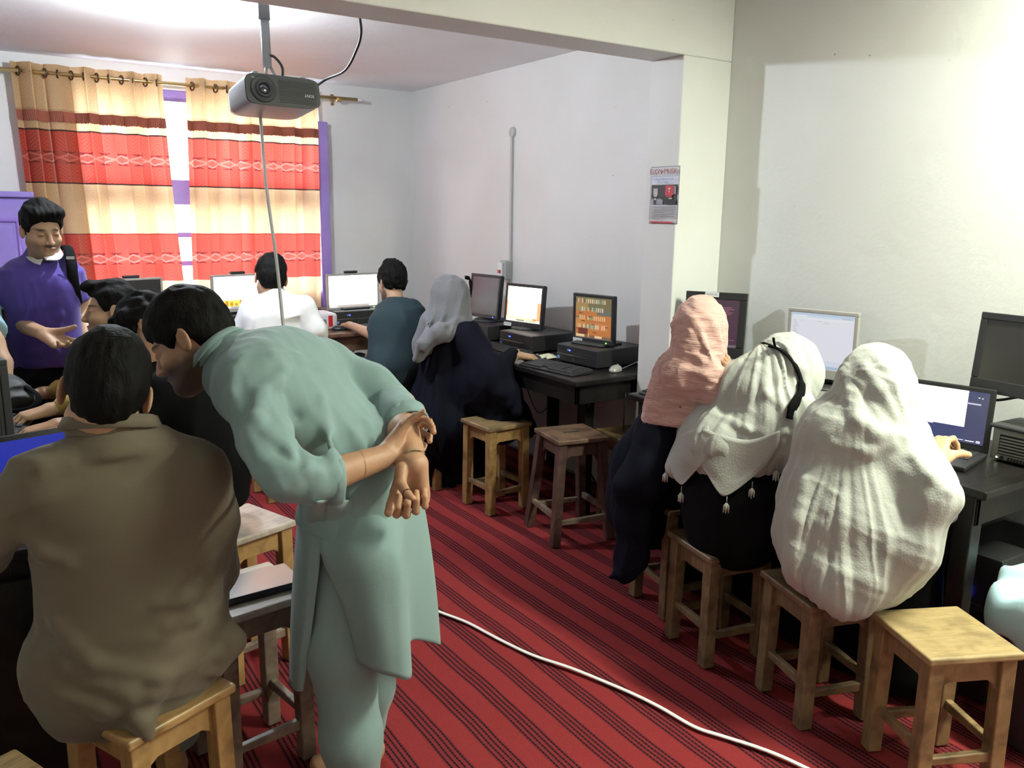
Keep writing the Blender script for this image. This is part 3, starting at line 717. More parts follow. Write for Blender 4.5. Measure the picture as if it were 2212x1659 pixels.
pic_doc = [(0, 0, 1, 1, (1, .98, .93)), (0, .0, .06, .9, (1, .85, .45)), (0, .42, .03, .86, (.9, .25, .08)), (.90, .05, 1, .42, (.55, .95, .75)), (.90, .42, 1, 1, (.9, .22, .10)), (0, .86, .86, .93, (.95, .6, .25)), (.05, .02, .9, .87, WHT), (.0, .93, 1, 1, (.75, .7, .55)), (.3, .935, .55, .985, (.15, .16, .1)), (.58, .935, .9, .985, (.3, .3, .2)), (.78, .88, .9, .93, (.7, .12, .05))]
pic_word = [(0, 0, 1, 1, WHT), (0, .0, 1, .05, (.8, .9, 1)), (0, .93, 1, 1, (.25, .22, .2)), (.02, .95, .17, .99, (.85, .9, 1)), (.82, .95, .98, .99, (.9, .95, .8))] + [(.02, .1 + .07 * i, .035, .13 + .07 * i, (.4, .75, 1)) for i in range(6)]
pic_gold = [(0, 0, 1, 1, (.95, .55, .06)), (0, .0, 1, .74, WHT), (0, 0, .12, .06, (.6, .85, 1)), (0, .93, 1, 1, (.2, .2, .2)), (.05, .95, .3, .98, (.9, .9, .9))] + [(.2 + .09 * i, .75 + .04 * (i % 3), .26 + .09 * i, .92, (.30, .15, .02)) for i in range(8)] + [(.02 + .01 * i, .1 + .07 * i, .03 + .01 * i, .13 + .07 * i, (.3, .6, .9)) for i in range(5)]
pic_game = [(0, 0, 1, 1, (.56, .20, .055)), (0, 0, 1, .30, (.20, .17, .08)), (0, .14, .35, .34, (.42, .26, .09)), (.6, .28, 1, .42, (.17, .17, .13)), (.0, .55, .3, .78, (.64, .26, .07)), (.4, .62, .9, .8, (.62, .25, .08)), (.08, .76, .35, .92, (.18, .05, .03)), (.0, .93, 1, 1, (.22, .14, .08)), (.02, .92, .26, .985, (.85, .65, .35)), (.55, .93, .75, .985, (.9, .6, .35)), (.36, .88, .39, .98, (.9, .4, .1))]
_r = random.Random(4)
for row, (yy, n0) in enumerate(((.04, 14), (.24, 14), (.45, 15), (.66, 14))):
    for i in range(n0):
        x0 = .06 + i * .057
        if _r.random() < .12: continue
        c = _r.choice([(.85, .66, .40), (.78, .62, .38), (.80, .70, .50), (.12, .38, .25), (.55, .5, .35), (.9, .55, .3), (.15, .42, .36), (.75, .2, .1)] if row != 2 else [(.9, .55, .28), (.85, .5, .25), (.2, .45, .2), (.8, .6, .35)])
        pic_game.append((x0, yy, x0 + .033, yy + .105, c))
for i in range(10): a = _r.random() * .85; b = .35 + _r.random() * .5; pic_game.append((a, b, a + .06 + .06 * _r.random(), b + .03, (.28, .09, .04)))
pic_browser = [(0, 0, 1, 1, (.80, .81, .88)), (0, 0, 1, .045, (.55, .66, .80)), (0, .045, 1, .085, (.66, .76, .88)), (0, .085, 1, .12, (.84, .86, .9)), (0, .95, 1, 1, (.42, .56, .74)), (0, .85, 1, .95, (.72, .75, .86)), (.02, .05, .25, .07, (.9, .93, .97)), (.8, .05, .96, .07, (.5, .58, .7))] + [(.02 + .01 * (i % 3), .15 + .033 * i, .08 + .012 * ((i * 5) % 4), .157 + .033 * i, (.42, .42, .48)) for i in range(14)] + [(.16, .135, .2, .142, (.5, .5, .55)), (.42, .135, .5, .142, (.5, .5, .55)), (.55, .135, .58, .142, (.55, .55, .6)), (.52, .165, .62, .172, (.45, .45, .5))]
pic_term = [(0, 0, 1, 1, (.075, .03, .055)), (.0, .95, 1, .96, (.35, .33, .36)), (.35, .97, .98, .99, (.2, .18, .2))] + [(.30, .12 + .035 * i, (.62, .85, .9, .8, .88, .83)[i % 6], .132 + .035 * i, (.42, .16, .22)) for i in range(7)] + [(.75, .83, .95, .85, (.2, .1, .12))]
pic_lap = [(0, 0, 1, 1, (.028, .034, .085)), (.76, .06, 1, 1, (.035, .037, .075)), (.0, .0, .77, .70, (1, 1, 1)), (.25, .70, .36, .72, (.25, .25, .8)), (.36, .70, .42, .72, (.75, .8, 1)), (.76, .22, .92, .25, (.32, .32, .42)), (.88, .10, .90, .115, (.7, .7, .8)), (.92, .105, .935, .12, (.7, .7, .8)), (.68, .945, .78, .955, (.8, .8, .9)), (.8, .945, .9, .96, (.75, .75, .85)), (.92, .93, .965, .945, (.7, .7, .8)), (.92, .955, .965, .967, (.8, .8, .85))]
def monitor(label, c, rz, tilt, w, h, zbase, mb=m_bk, pic=None, ms=None, bez=.018, chin=.03, group='monitors', stand='disc', tagtxt=None, tagpos=0, handle=False, led=m_blue, hood=False, knob=False, logo=False, vents=False):
    """c: centre of the front frame, zbase: what the foot stands on"""
    r = thing('monitor', label, 'monitor', (c[0], c[1], zbase), rz, group)
    T = Matrix.Translation((0, 0, c[2] - zbase)) @ Matrix.Rotation(-tilt, 4, 'X'); z0 = zbase
    X = lambda q: [tuple(T @ Vector(v)) for v in q]
    hh = h / 2; ww = w / 2; b = MB()
    for lo, hi in (((-ww, 0, hh - bez), (ww, .022, hh)), ((-ww, 0, -hh), (ww, .022, -hh + chin)), ((-ww, 0, -hh + chin), (-ww + bez, .022, hh - bez)), ((ww - bez, 0, -hh + chin), (ww, .022, hh - bez))): b.box(lo, hi, m=T)
    obj('bezel', b, mb, r, True, bevel=.003)
    bk = MB().box((-ww + .004, .020, -hh + .004), (ww - .004, .035, hh - .004), m=T); prof = [(-ww * .75, .035, -hh * .8), (ww * .75, .035, -hh * .8), (ww * .75, .035, hh * .75), (-ww * .75, .035, hh * .75), (-ww * .5, .062, -hh * .55), (ww * .5, .062, -hh * .55), (ww * .5, .062, hh * .5), (-ww * .5, .062, hh * .5)]
    bk.add(X(prof), [(0, 1, 5, 4), (1, 2, 6, 5), (2, 3, 7, 6), (3, 0, 4, 7), (4, 5, 6, 7)]); bo = obj('back_shell', bk, mb if mb is not m_sil else m_bk2, r, True, bevel=.004)
    if vents:
        v = MB()
        for k in range(16): v.box((-ww * .7, .0345, -hh * .7 + k * h * .045), (-ww * .2, .0365, -hh * .7 + k * h * .045 + .004), m=T)
        obj('vent_slots', v, mat('vent_dark', (.005, .005, .005), .8), bo, True)
    sw, sh = w - 2 * bez, h - bez - chin; T2 = T @ Matrix.Translation((0, .004, (chin - bez) / 2))
    if pic:
        q = quads(sw, sh, pic); q.v = [tuple(T2 @ Vector(v)) for v in q.v]; obj('screen', q, ms or m_scr, r, True)
    else: obj('screen', MB().box((-sw / 2, 0, -sh / 2), (sw / 2, .004, sh / 2), m=T2), m_offscr, r, True)
    nb = T @ Vector((0, .035, -hh * .35)); nf = Vector((0, .055, .018))
    obj('stand_neck', MB().bar(nb + Vector((0, .012, 0)), nf + Vector((0, .02, 0)), .02, .03, up=(1, 0, 0), d0=.075, d1=.10) if stand != 'disc' else MB().bar(nb + Vector((0, .006, 0)), nf, .02, .03, up=(1, 0, 0), d0=.07, d1=.10), m_bk, r, True, bevel=.004)
    if stand == 'disc': obj('stand_base', MB().lathe([(.108, 0), (.11, .004), (.10, .012), (.05, .017)], (0, .05, 0), 32), m_bk2, r, True)
    else: obj('stand_base', MB().box((-.11, -.05, 0), (.11, .13, .014)), m_bk2, r, True, bevel=.006)
    if led: obj('power_led', MB().box((ww - .05, -.0015, -hh + chin * .4), (ww - .044, .002, -hh + chin * .4 + .005), m=T), led, r, True)
    if handle: obj('top_clip', MB().box((-.06, .012, hh), (.045, .04, hh + .018), m=T), m_bk, r, True, bevel=.007)
    if knob: obj('power_knob', MB().lathe([(.012, 0), (.012, .006), (.008, .009)], (0, 0, 0), 20, T @ Matrix.Translation((.02, 0, -hh + .012)) @ Matrix.Rotation(math.radians(90), 4, 'X')), m_sil, r, True)
    if logo:
        for i, x in enumerate((-.02, 0, .02)): obj('button', MB().box((x - .003, -.002, -hh + .012), (x + .003, .001, -hh + .018), m=T), m_chrome, r, True)
    if tagtxt:
        zt = -hh + .012 if tagpos == 0 else hh - .012; xt = -ww + .038 if tagpos == 0 else -.02
        lb = obj('sticker', MB().box((xt - .032, -.0018, zt - .011), (xt + .032, .001, zt + .011), m=T), m_lab, r, True)
        obj('lettering', text_mesh(tagtxt, .0135, T @ Matrix.Translation((xt, -.0022, zt)) @ Matrix.Rotation(math.radians(90), 4, 'X')), m_ink, lb, True)
    return r
def pc(label, c, rz, z, w=.33, d=.36, h=.10, mb=m_bk, slats=False, group='desktop computers', upright=False):
    """c: middle of the front edge"""
    r = thing('desktop_computer', label, 'computer', (c[0], c[1], z), rz, group)
    obj('case', MB().box((-w / 2, .012, .006), (w / 2, d, h)), mb, r, True, bevel=.004)
    f = obj('front_panel', MB().box((-w / 2 + .001, 0, .006), (w / 2 - .001, .013, h - .001)), mb, r, True, bevel=.005)
    for sx in (-1, 1):
        for yy in (.03, d - .03): obj('foot', MB().box((sx * (w / 2 - .03) - .012, yy - .012, 0), (sx * (w / 2 - .03) + .012, yy + .012, .007)), m_bk, r, True)
    if slats:
        for k in range(6 if not upright else 10): obj('vent_slat', MB().box((-w / 2 + .03, -.007, .03 + k * .0105), (w / 2 - .012, .002, .0355 + k * .0105)), m_sil if slats == 2 else m_case, f, True, bevel=.0015)
        obj('front_grille', MB().box((-w / 2 + .026, -.001, .026), (w / 2 - .008, .001, .094)), mat('vent_dark', (.005, .005, .005), .8), f, True)
        tt = MB()
        for k in range(24): tt.box((-w / 2 + .06 + k * .010, -.0035, .008), (-w / 2 + .065 + k * .010, .001, .021))
        obj('vent_teeth', tt, m_bk, f, True); obj('power_button', MB().lathe([(.007, 0), (.006, .004)], (0, 0, 0), 14, Matrix.Translation((-w / 2 + .04, 0, .015)) @ Matrix.Rotation(math.radians(90), 4, 'X')), m_bk2, f, True)
        obj('power_led', MB().box((-w / 2 + .022, -.002, .012), (-w / 2 + .026, .001, .016)), mat('white_led', (.8, 1, .7), .3, emit=6), f, True)
    else:
        obj('drive_slot', MB().box((-w / 2 + .03, -.001, h * .62), (w * .32, .001, h * .66)), m_bk2, f, True)
        obj('trim_strip', MB().box((-w / 2 + .004, -.0025, h * .455), (w / 2 - .075, .001, h * .50)), m_chrome, f, True)
        obj('power_led', MB().box((-w / 2 + .105, -.003, h * .70), (-w / 2 + .113, .001, h * .77)), m_blue, f, True); obj('power_button', MB().box((-w / 2 + .09, -.002, h * .69), (-w / 2 + .099, .001, h * .79)), m_sil, f, True)
        obj('badge', MB().box((-w / 2 + .008, -.0015, h * .18), (-w / 2 + .026, .001, h * .36)), mat('badge_blue', (.15, .3, .6), .4), f, True)
        obj('usb_port', MB().box((-.03, -.0015, h * .16), (-.022, .001, h * .36)), m_chrome, f, True)
    return r
def keyboard(label, c, rz, z, w=.43, mb=m_bk, group='keyboards'):
    r = thing('keyboard', label, 'keyboard', (c[0], c[1], z), rz, group)
    b = MB(); b.add([(-w / 2, -.075, 0), (w / 2, -.075, 0), (w / 2, .075, 0), (-w / 2, .075, 0), (-w / 2, -.075, .010), (w / 2, -.075, .010), (w / 2, .075, .024), (-w / 2, .075, .024)], [(3, 2, 1, 0), (4, 5, 6, 7), (0, 1, 5, 4), (1, 2, 6, 5), (2, 3, 7, 6), (3, 0, 4, 7)]); obj('base', b, mb, r, True, bevel=.004)
    k = MB()
    for row in range(6):
        n = 21 if row else 8; y0 = -.062 + row * .0215
        for i in range(n):
            kx = (w - .02) / n; x0 = -w / 2 + .01 + i * kx
            if row and i in (15, 19) and row > 0: continue
            if row == 0 and i == 3: continue
            zb = .010 + (y0 + .075) / .15 * .014
            k.box((x0 + .001, y0, zb), (x0 + kx - .0015, y0 + .018, zb + .007))
    o = obj('keys', k, m_bk2, r, True); o['kind'] = 'stuff'
    return r
def mouse(label, c, rz, z, m, cord=None):
    r = thing('mouse', label, 'mouse', (c[0], c[1], z), rz, 'mice'); V = []; n, k = 18, 9
    S = Sdf(); S.ell((0, 0, .008), (.031, .055, .026), None, 0); S.cut((0, 0, 0), (0, 0, -1), .003); v, q = S.mesh(.004); obj('shell', (v, q), m, r, True)
    obj('wheel', MB().lathe([(.009, -.003), (.009, .003)], (0, 0, 0), 14, Matrix.Translation((0, .03, .026)) @ Matrix.Rotation(math.radians(90), 4, 'Y')), m_gry, r, True)
    if cord: obj('cord', MB().tube(catmull(cord, 8), .0022, 6), mat('grey_cord', (.3, .3, .3), .5) if m is not m_bk else m_cable, r)
    return r
rad = math.radians
# far bench along the right wall
pc('black desktop computer under the blank monitor, half hidden by the veiled woman', (2.735, 4.62), rad(-88), DH)
pc('black desktop computer under the brightly lit monitor', (2.725, 4.115), rad(-88), DH)
pc('black desktop computer under the monitor showing the tile game', (2.73, 3.52), rad(-86), DH)
ZP = DH + .10
monitor('black monitor with a blank grey screen, farthest on the right wall bench', (2.86, 4.70, 1.065), rad(-83), rad(6), .315, .285, ZP, chin=.022)
monitor('black monitor with a glaring white document and an EC-PC-03 sticker', (2.87, 4.25, 1.042), rad(-78), rad(5), .325, .268, ZP, pic=pic_doc, tagtxt='EC-PC-03', logo=True, led=m_chrome, chin=.036, ms=screen_mat('bright_screen', 2.6))
monitor('black monitor showing an orange tile game with an EC-PC-02 sticker', (2.85, 3.54, 1.040), rad(-77), rad(-1), .283, .272, ZP, pic=pic_game, ms=m_scr2, tagtxt='EC-PC-02', stand='plate', led=m_green, chin=.030)
keyboard('black keyboard in front of the tile game computer', (2.553, 3.47), rad(-83), DH, .40)
keyboard('black keyboard under the arm of the woman in the grey scarf', (2.62, 4.10), rad(-88), DH)
mouse('black mouse under the hand of the woman in the grey scarf', tuple(Pz(1152, 775, .81)[:2]), rad(-80), DH, m_bk)
mouse('silver mouse with a looped cord beside the tile game computer', (2.80, 3.275), rad(-60), DH, m_sil, [(2.83, 3.29, .815), (2.95, 3.32, .87), (3.07, 3.27, .86), (3.09, 3.22, .81), (2.98, 3.24, .83), (2.90, 3.33, .85), (3.0, 3.36, .803), (3.08, 3.42, .803)])
pp_ = thing('crumpled_paper', 'crumpled paper scrap between the keyboard and the tile game computer', 'paper', (2.70, 3.73, DH))
Vp = [(2.70 + .05 * math.cos(t_) * (1 + .3 * math.sin(5 * t_)), 3.74 + .06 * math.sin(t_), DH + .003 + .02 * abs(math.sin(3 * t_))) for t_ in np.linspace(0, 6.28, 15)[:-1]] + [(2.70, 3.74, DH + .035)]
obj('sheet', MB().add(Vp, [(i, (i + 1) % 14, 14) for i in range(14)]), mat('cream_paper', (.55, .55, .42), .8), pp_, solid=.001); obj('flyer', MB().box((2.69, 3.75, DH), (2.76, 3.88, DH + .002)), mat('white_paper', (.8, .8, .82), .7), pp_)
# near bench
pc('grey slatted desktop computer under the silver monitor', (2.70, 2.03), rad(-76), DH, .36, .38, .105, m_case, 2)
pc('grey slatted desktop computer under the large blank monitor at right', (2.872, 1.212), rad(-90), DH, .36, .26, .115, m_case, 1)
monitor('silver monitor showing a pale web page between the two white shawls', (2.932, 2.144, 1.087), rad(-74.5), rad(-2), .292, .285, DH + .105, m_sil, pic_browser, m_scr2, bez=.016, chin=.042, led=None)
monitor('large black monitor with a blank screen at the right edge', (2.90, 1.285, 1.156), rad(-93), rad(5), .44, .272, DH + .115, m_bk, bez=.024, chin=.046, led=None, knob=True, stand='plate')
pc('black desktop computer behind the pink scarf at the pillar', (2.80, 2.66), rad(-60), DH, .33, .30, .10)
monitor('black monitor with a dark terminal window behind the pink scarf', (2.921, 2.724, 1.102), rad(-58), rad(5), .285, .305, ZP, m_bk, pic_term, m_scr2, bez=.034, chin=.05, tagtxt='ES-PC-01', tagpos=1, led=None)
keyboard('black keyboard on the desk corner beside the pillar', (2.62, 2.62), rad(-85), DH, .36)
# laptop with its lid open
def laptop(label, hinge, rz, tilt, w, d, h, z, pic, ms, col=m_bk):
    r = thing('laptop', label, 'laptop', (hinge[0], hinge[1], z), rz, 'laptops')
    obj('base', MB().box((-w / 2, -d, 0), (w / 2, 0, .018)), col, r, True, bevel=.005); k = MB()
    for row in range(6):
        for i in range(16):
            x0 = -w / 2 + .02 + i * (w - .04) / 16; y0 = -.135 + row * .021; k.box((x0, y0, .018), (x0 + (w - .04) / 16 - .003, y0 + .017, .0205))
    o = obj('keys', k, m_bk2, r, True); o['kind'] = 'stuff'
    obj('touchpad', MB().box((-.05, -d + .015, .018), (.05, -d + .075, .0187)), m_gry, r, True)
    T = Matrix.Translation((0, -.004, .014)) @ Matrix.Rotation(-tilt, 4, 'X')
    l = obj('lid', MB().box((-w / 2, 0, 0), (w / 2, .010, h), m=T), col, r, True, bevel=.006)
    q = quads(w - .036, h - .044, pic); T2 = T @ Matrix.Translation((0, -.0008, h / 2 + .006)); q.v = [tuple(T2 @ Vector(v)) for v in q.v]; obj('screen', q, ms, l, True)
    obj('hinge', MB().tube([(-w * .3, 0, .014), (w * .3, 0, .014)], .007, 8), m_bk, r, True); return r
laptop('black laptop with a white page and dark blue margin by the white shawl', (2.835, 1.555), rad(-78), rad(4), .325, .235, .225, DH, pic_lap, m_scr)
# window table
pc('black desktop computer under the white screen at the purple window frame', (2.36, 5.57), rad(3), DH, .40, .34, .105)
monitor('silver framed monitor with a blank white page at the purple window frame', (2.36, 5.70, 1.030), rad(8), rad(0), .43, .262, DH + .105, m_sil, pic_word, screen_mat('bright_screen', 2.6), bez=.014, chin=.022, handle=True, led=m_green, stand='plate')
monitor('silver framed monitor lit white above a golden strip, by the man in white', (1.54, 5.66, 1.055), rad(12), rad(-1), .40, .25, DH + .10, m_sil, pic_gold, screen_mat('bright_screen', 2.6), bez=.013, chin=.024, handle=True, led=None, stand='plate')
pc('black desktop computer hidden behind the man in white', (1.54, 5.56), rad(3), DH, .36, .34, .10)
monitor('silver topped monitor with a dark screen before the left curtain', (.90, 5.76, 1.040), rad(14), rad(0), .37, .25, DH + .10, m_sil, None, None, bez=.014, chin=.022, handle=True, led=None, stand='plate')
pc('black desktop computer under the dark monitor before the left curtain', (.90, 5.64), rad(10), DH, .36, .30, .10)
mouse('black mouse on the window table', (2.12, 5.38), rad(70), DH, m_bk)
keyboard('black keyboard under the hand of the youth in the dark tee', (2.50 - .12, 5.37), rad(8), DH, .30)
bx = thing('power_supply_unit', 'white box with a red stripe beside the man in white', 'device', (2.03, 5.56, DH))
obj('shell', MB().box((1.86, 5.42, DH), (2.125, 5.66, DH + .115)), m_white, bx, bevel=.025, bseg=4); obj('stripe', MB().box((2.055, 5.4185, DH + .025), (2.085, 5.4205, DH + .10)), mat('red_stripe', (.65, .02, .03), .4), bx); obj('vent_panel', MB().box((1.93, 5.4185, DH + .03), (2.04, 5.4205, DH + .075)), m_gry, bx)
obj('cord', MB().tube(catmull([(1.98, 5.60, DH + .115), (1.97, 5.58, DH + .17), (1.90, 5.55, DH + .19), (1.86, 5.6, DH + .14)], 6), .005, 6), m_white, bx)
# power strip with a red lamp and the cable tangle below the window table
ps = thing('power_strip', 'power strip with a glowing red switch under the window table', 'power strip', (2.16, 5.55, .55))
obj('body', MB().box((2.02, 5.52, .53), (2.36, 5.58, .565)), m_gry, ps, bevel=.006); obj('switch_lamp', MB().box((2.13, 5.508, .535), (2.17, 5.522, .56)), mat('red_lamp', (1, .05, .02), .3, emit=3), ps)
for i in range(4): obj('plug', MB().box((2.2 + i * .04, 5.49, .535), (2.225 + i * .04, 5.521, .56)), m_bk, ps, bevel=.004)
obj('support', MB().box((2.02, 5.585, .50), (2.04, 5.975, .56)), m_brownw, ps)
def cable(label, pts, r=.004, m=m_cable, group='loose cables', name='cable', flat=1.0, n=8):
    o = obj(name, MB().tube(catmull(pts, n), r, 6, flat=flat), m); return tag(o, label, 'cable', group)
cable('black cable hanging from the window table to the power strip, left of pair', [(2.15, 5.6, .80), (2.12, 5.5, .70), (2.22, 5.47, .62), (2.21, 5.49, .55)])
cable('black cable looping below the window table edge', [(2.25, 5.6, .80), (2.30, 5.48, .68), (2.20, 5.46, .60), (2.25, 5.48, .55), (2.5, 5.5, .25), (2.6, 5.6, .01)])
cable('thin black cable falling behind the dark tee', [(2.40, 5.7, .80), (2.46, 5.5, .6), (2.52, 5.5, .3), (2.55, 5.6, .01)])
for i, (y, l) in enumerate(((3.78, 'pair of black cables hanging under the long desk, left cable'), (3.70, 'pair of black cables hanging under the long desk, right cable'))):
    cable(l, [(2.95, y, .76), (2.95, y - .01, .5), (2.96, y, .2), (3.05, y, .01)], .005)
cable('black cable hooked behind the front leg of the long desk', [(2.7, 3.3, .70), (2.68, 3.34, .62), (2.72, 3.42, .5), (2.72, 3.45, .2), (2.9, 3.5, .01)], .005)
cable('thin black cable loop hanging at the pillar end of the long desk', [(2.80, 3.19, .70), (2.79, 3.18, .5), (2.82, 3.18, .42), (2.86, 3.17, .5), (2.87, 3.17, .70)], .004)
cable('thin curled cable on the wall under the long desk', [(3.0, 4.3, .76), (2.99, 4.1, .5), (3.0, 4.25, .35), (3.0, 4.4, .5)], .003)
cable('black cable behind the large blank monitor at right', [(2.97, 1.30, 1.04), (2.93, 1.40, 1.0), (2.95, 1.48, .98), (3.0, 1.6, .92)], .005)
# left bench, laptop, monitor seen from its side
desk('desk', -.62, 2.19, .11, 3.98, DH, m_black, 'black desk at the left edge behind the man in brown', [(-.55, 2.26), (.05, 2.26), (-.55, 3.9), (.04, 3.9), (.04, 2.6)], apron=.09)
obj('front_board', MB().box((-.60, 2.20, .03), (.10, 2.215, .72)), m_black, [o for o in bpy.data.objects if o.name.startswith('desk') and o.get('label', '').startswith('black desk at the left')][0])
pic_blue = [(0, 0, 1, 1, (.03, .05, .62)), (0, .93, 1, 1, (.05, .05, .2))]
laptop('black laptop with a plain blue screen at the left edge', (.045, 2.50), rad(14), rad(14), .38, .24, .19, DH, pic_blue, screen_mat('blue_screen', .55))
monitor('grey topped monitor seen edge on at the left border', (float(P(-8, 862, 2.62)[0]), float(P(-8, 862, 2.62)[1]), 1.02), rad(102), rad(0), .34, .27, DH + .0, m_bk2, None, None, led=None, stand='plate', vents=True)
keyboard('black keyboard under the hands of the young man in profile', (.06, 3.45), rad(80), DH, .42)
keyboard('black keyboard under the hands of the dark haired man', (.06, 3.0), rad(78), DH, .36)
mouse('white mouse lying near the laptop on the left desk', (.05, 3.12), rad(60), DH, m_white)
mouse('grey mouse behind the keyboards on the left desk', (.02, 3.72), rad(60), DH, m_gry)
sp_ = thing('desk_speaker', 'silver rounded speaker on the left desk next to the laptop', 'speaker', (-.02, 2.85, DH))
obj('shell', MB().add([(-.03 + dx, 2.86 + .10 * math.cos(a), DH + .09 * math.sin(a)) for dx in (-.02, .02) for a in np.linspace(0, math.pi, 13)] , [tuple(range(13)), tuple(range(25, 12, -1))] + [(i, i + 13, i + 14, i + 1) for i in range(12)] + [(12, 25, 13, 0)]), m_sil, sp_, bevel=.003)
cable('white earphone cable tangled on the left desk', [(.03, 2.82, DH + .004), (.08, 2.9, DH + .01), (.06, 3.0, DH + .03), (.10, 2.93, DH + .05), (.09, 2.86, DH + .03), (.04, 2.9, DH + .004)], .003, m_white)
# stools: x, y, yaw
stool(.49, .285, .005, m_oldpine, m_pine, 'worn pine stool between the robed woman and the dark stool', (2.365, 3.75), rad(3), m_oldpine)
stool(.53, .285, .045, m_darktop, m_dark, 'dark brown splayed stool with a hand slot in its seat', (2.475, 3.215), rad(-10), m_greyw, True)
stool(.50, .27, .0, m_oldpine, m_oldpine, 'pine stool pushed under the long desk beside the dark stool', (2.815, 3.15), rad(-7))
m_nearpine = wood('brown_pine', (.20, .135, .07), (.13, .085, .045)); m_goldpine = wood('golden_pine', (.29, .19, .09), (.20, .125, .06))
stool(.47, .285, .005, m_nearpine, m_nearpine, 'pine stool under the woman in the pink scarf', (2.375, 2.35), rad(-10))
stool(.43, .285, .005, m_nearpine, m_nearpine, 'pine stool under the woman with the black headband', (2.25, 2.0), rad(-12))
stool(.43, .285, .005, m_nearpine, m_nearpine, 'pine stool under the woman in the large white shawl', (2.25, 1.557), rad(-18))
stool(.445, .285, .005, wood('light_pine', (.38, .28, .14), (.31, .215, .10), .4, .2, .35), m_goldpine, 'empty pale pine stool at the lower right', (2.254, 1.15), rad(-25))
stool(.50, .28, .0, m_brownw, m_brownw, 'brown stool under the youth in the dark tee', (2.12, 4.80), rad(2))
stool(.50, .28, .0, m_oldpine, m_pine, 'pine stool under the woman in the grey scarf', (2.32, 4.25), rad(-3), m_pale)
stool(.53, .285, .005, m_pale, m_pine, 'empty pale topped stool behind the tablet stool', (.716, 2.825), rad(19), m_greyw)
stool(.53, .285, .005, m_pale, m_greyw, 'grey stool carrying the silver tablet', (.589, 2.279), rad(9), m_greyw)
stool(.48, .285, .005, m_pine, m_pine, 'yellow pine stool under the man in brown', (.266, 1.955), rad(24), m_greyw)
stool(.50, .285, .005, m_oldpine, m_oldpine, 'stool at the bottom left corner of the photo', (-.08, 1.66), rad(24))
stool(.50, .285, .005, m_pale, m_pale, 'pale stool under the dark haired man in black', (.52, 3.20), rad(14))
stool(.50, .285, .005, m_oldpine, m_pine, 'pine stool under the young man in profile', (.50, 3.72), rad(5))
stool(.50, .285, .005, m_oldpine, m_pine, 'pine stool under the man in white', (1.42, 4.55), rad(3))
tb = thing('tablet', 'silver backed tablet lying on the grey stool', 'tablet', (.62, 2.27, .53), rad(4))
obj('body', MB().box((-.115, -.075, 0), (.115, .075, .020)), m_bk, tb, True, bevel=.008, bseg=3); obj('cover', MB().box((-.112, -.072, .020), (.112, .072, .0225)), mat('brushed_silver', (.45, .44, .43), .22, .9), tb, True, bevel=.002)
# poster on the pillar side
ps2 = thing('poster', 'printed portrait poster on the shaded side of the pillar', 'poster', (PX, 3.01, 1.56))
Ty = Matrix.Translation((PX - .001, 3.010, 1.695)) @ Matrix.Rotation(rad(-90), 4, 'Z')
def pq(rects, w=.196, h=.268):
    q = quads(w, h, rects, 0, -.002); q.v = [tuple(Ty @ Vector(v)) for v in q.v]; return q
obj('paper', pq([(0, 0, 1, 1, (.10, .10, .11)), (.015, .01, .985, .99, (.62, .62, .65)), (.03, .18, .97, .30, (.66, .70, .82)), (.04, .165, .96, .17, (.15, .2, .5)), (.05, .315, .95, .66, (.03, .03, .035)),
    (.10, .37, .14, .47, (.16, .15, .15)), (.115, .365, .29, .385, (.07, .06, .06)), (.13, .38, .28, .50, (.50, .47, .45)), (.155, .50, .26, .525, (.42, .39, .38)), (.15, .41, .175, .42, (.1, .1, .1)), (.22, .41, .25, .42, (.1, .1, .1)), (.185, .475, .22, .483, (.2, .12, .12)),
    (.06, .57, .48, .66, (.30, .30, .34)), (.10, .555, .42, .60, (.30, .30, .34)), (.16, .53, .26, .66, (.03, .03, .03)), (.19, .55, .24, .58, (.7, .7, .7)),
    (.56, .33, .84, .50, (.55, .03, .05)), (.60, .50, .80, .53, (.40, .02, .04)), (.66, .375, .75, .388, (.8, .8, .8)), (.695, .388, .715, .45, (.8, .8, .8)), (.70, .54, .82, .565, (.5, .45, .42)), (.86, .34, .95, .48, (.20, .20, .22)), (.60, .58, .95, .66, (.01, .01, .01)), (.08, .955, .88, .985, (.50, .04, .05))] +
    [(.05, .69 + .03 * i, .95 if i < 7 else .45, .70 + .03 * i, (.25, .25, .28)) for i in range(8)]), mat('printed_paper', (1, 1, 1), .4, attr=True), ps2)
RX = Matrix.Rotation(rad(90), 4, 'X')
obj('title', text_mesh('ELON MUSK', .034, Ty @ Matrix.Translation((0, -.014, .110)) @ RX), mat('dark_red_ink', (.30, .03, .05), .6), ps2)
obj('subtitle', text_mesh('Founder of Tesla and SpaceX', .0125, Ty @ Matrix.Translation((0, -.014, .077)) @ RX), mat('blue_ink', (.06, .10, .42), .6), ps2)
obj('subtitle', text_mesh('CEO of Twitter', .0125, Ty @ Matrix.Translation((0, -.014, .061)) @ RX), mat('blue_ink', (.06, .10, .42), .6), ps2)
